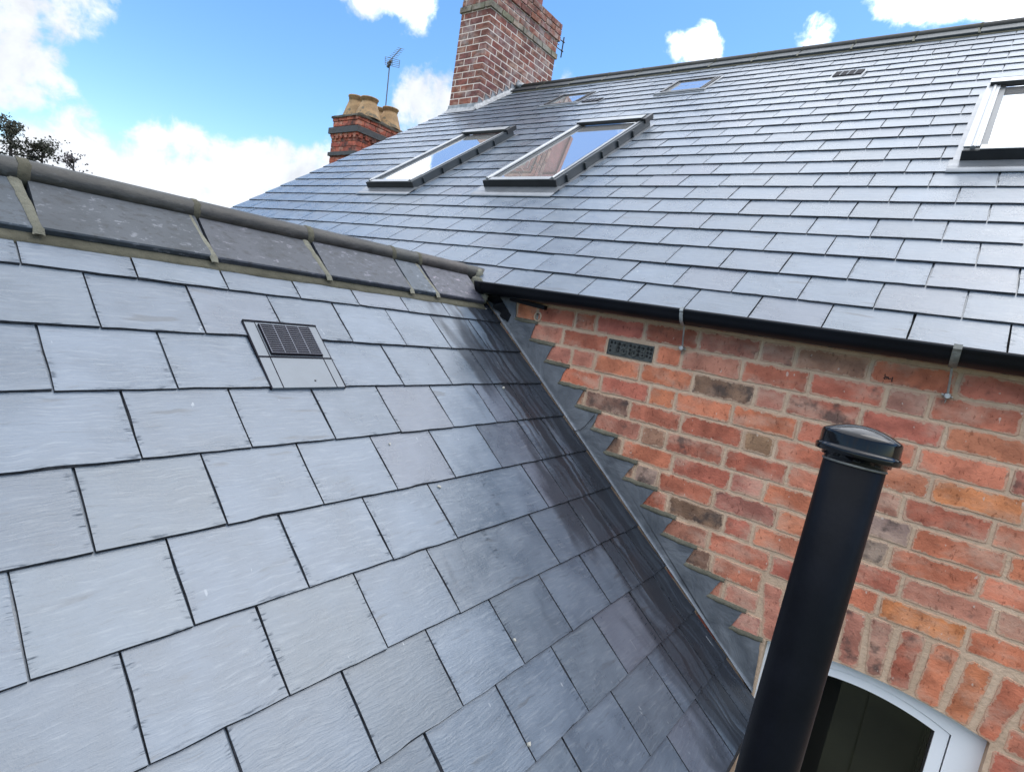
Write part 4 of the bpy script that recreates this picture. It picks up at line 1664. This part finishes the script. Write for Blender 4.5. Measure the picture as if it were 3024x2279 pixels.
# ------------------------------------------------------------------ soil vent pipe
P_TOP = V((.297, -1.021, .150))
P_BOT = V((.286, -1.085, -.48))
pd = (P_TOP - P_BOT).normalized()
PR = .0545
pipe = empty('vent_pipe', P_BOT + pd * -4.1, 'thick black plastic vent pipe with a cap in the foreground', 'pipe')
a = MB()
rows = []
u = pd.cross(V((0, 1, 0))).normalized()
w = u.cross(pd)


def pring(c, r, n=40):
    return [c + (u * cos(2 * pi * k / n) + w * sin(2 * pi * k / n)) * r for k in range(n)]


rows = [pring(P_BOT - pd * 4.1, PR), pring(P_BOT, PR), pring(P_TOP - pd * .001, PR), pring(P_TOP, PR - .001), pring(P_TOP, PR - .006), pring(P_TOP - pd * .1, PR - .006)]
a.grid(rows, closed_u=True)
tube = a.build('tube', M_PIPE, pipe)
cc = P_TOP
a = MB()
prof = [(.0545, -.004), (.0552, .002), (.0552, .006), (.0600, .0065), (.0610, .012), (.0665, .0125), (.0732, .0135), (.0745, .0165), (.0745, .0240), (.0732, .0265), (.0700, .0275), (.0698, .0300),
        (.0696, .0500), (.0690, .0535), (.0675, .0562), (.0610, .0600), (.050, .0650), (.038, .0695), (.026, .0728), (.012, .0750), (.0004, .0755)]
a.grid([pring(cc + pd * h, r) for r, h in prof], closed_u=True)
cap = a.build('cap', M_CAP, pipe)
a = MB()
a.grid([pring(cc + pd * h, r) for r, h in ((.0548, -.0045), (.0566, -.0040), (.0566, -.0005), (.0548, .0))], closed_u=True)
a.build('collar_ring', M_RUSTY, pipe)
a = MB()
for k in range(10):
    th = 2 * pi * k / 10 + .2
    c = cc + pd * .006 + (u * cos(th) + w * sin(th)) * .0570
    tq = (-u * sin(th) + w * cos(th))
    n_ = (u * cos(th) + w * sin(th))
    A = [c + tq * s * .006 + n_ * q * .003 for s, q in ((-1, -1), (1, -1), (1, 1), (-1, 1))]
    B = [p + pd * .010 for p in A]
    a.face(A)
    a.face(B)
    for i in range(4):
        a.face([A[i], A[(i + 1) % 4], B[(i + 1) % 4], B[i]])
a.build('cap_rib', M_BLACK, cap)

# ------------------------------------------------------------------ loose grout chips lying on the slates
for k, (y, s, sz, lab) in enumerate([(-1.034, 1.33, .012, 'pale grout chip on the slates at the lower centre of the near roof'), (-1.164, 1.556, .013, 'pale grout chip lowest on the near slates by the picture bottom'),
                                     (-1.111, .636, .011, 'small pale grout chip lying on the slate right below the roof vent'), (-1.003, .817, .014, 'curved pale grout chip resting against a slate tail below the vent'),
                                     (-.346, .421, .016, 'white grout chip on the dark damp slates beside the lead')]):
    b = MB()
    rr = random.Random(k)
    f = MB()
    sz *= .75
    pts = [(cos(2 * pi * i / 6) * sz * rr.uniform(.35, 1.0) * (1 if k % 2 else .6), sin(2 * pi * i / 6) * sz * rr.uniform(.5, 1.0)) for i in range(6)]
    lo = [(x, yv, 0) for x, yv in pts]
    hi = [(x * .8, yv * .8, sz * .45) for x, yv in pts]
    f.face(hi)
    f.face(lo[::-1])
    for i in range(6):
        j = (i + 1) % 6
        f.face([lo[i], lo[j], hi[j], hi[i]])
    cidx = math.floor(s / GS) + 1
    hh = TAIL_H - TILT * (cidx * GS - s) + .0005
    o = f.build('grout_chip', M_CHIP, None, RL @ Matrix.Translation((y, -s, hh)) @ Matrix.Rotation(k * 1.3, 4, 'Z'))
    tag(o, lab, 'debris', 'chips of grout lying on the near roof')

# ------------------------------------------------------------------ trees beyond the near ridge
def tree(name, label, x, y, top, spread, mat_leaf, dens, seed, trunk=.16):
    root = empty(name, (x, y, GZ), label, 'tree', 'trees beyond the near ridge')
    rt = random.Random(seed)
    tr = MB()
    crown = MB()
    tr.tube([(x, y, GZ), (x + .1, y, GZ + (top - GZ) * .4), (x - .05, y, GZ + (top - GZ) * .75), (x + .05, y, top - .2)], [trunk, trunk * .8, trunk * .5, .03], 7)
    H = top - GZ
    for i in range(46):
        f = rt.uniform(.45, .98)
        b0 = V((x, y, GZ + H * f))
        th = rt.uniform(0, 2 * pi)
        L = spread * (1.12 - f) * rt.uniform(.9, 1.9)
        e = b0 + V((cos(th) * L, sin(th) * L, L * rt.uniform(.05, .5)))
        mdl = b0.lerp(e, .5) + V((0, 0, rt.uniform(-.1, .15)))
        tr.tube([b0, mdl, e], [.05, .03, .01], 5)
        for q in range(int(26 * dens)):
            c = mdl.lerp(e, rt.uniform(-.2, 1.05)) + V((rt.gauss(0, .16), rt.gauss(0, .16), rt.gauss(0, .13)))
            if rt.random() < .25:
                tr.tube([b0.lerp(e, rt.uniform(.4, .95)), c], [.012, .005], 4, caps=False)
            for h in range(4):
                p = c + V((rt.gauss(0, .07), rt.gauss(0, .07), rt.gauss(0, .06)))
                d1 = V((rt.uniform(-1, 1), rt.uniform(-1, 1), rt.uniform(-1, 1))).normalized() * rt.uniform(.035, .085)
                d2 = V((rt.uniform(-1, 1), rt.uniform(-1, 1), rt.uniform(-1, 1))).normalized() * rt.uniform(.03, .06)
                crown.face([p - d1, p + d2, p + d1, p - d2])
    t_ = tr.build('trunk', M_BARK, root)
    c_ = crown.build('crown', mat_leaf, root, fix=False)
    return root


tree('pine_tree', 'dark sparse evergreen, tallest tree behind the near ridge', -33.6, 4.1, 4.75, 2.0, M_LEAF, 1.0, 2)
tree('pine_tree', 'dark sparse evergreen at the left picture edge beyond the ridge', -33.9, 3.1, 4.2, 1.7, M_LEAF, .8, 5)
tree('pine_tree', 'lower dark evergreen between the tallest tree and the thin pale one', -33.2, 5.1, 4.2, 1.8, M_LEAF, .7, 8)
tree('bare_tree', 'thin leafless looking tree, rightmost of those beyond the ridge', -33.0, 6.2, 3.9, 2.0, M_LEAF2, .25, 14, .10)
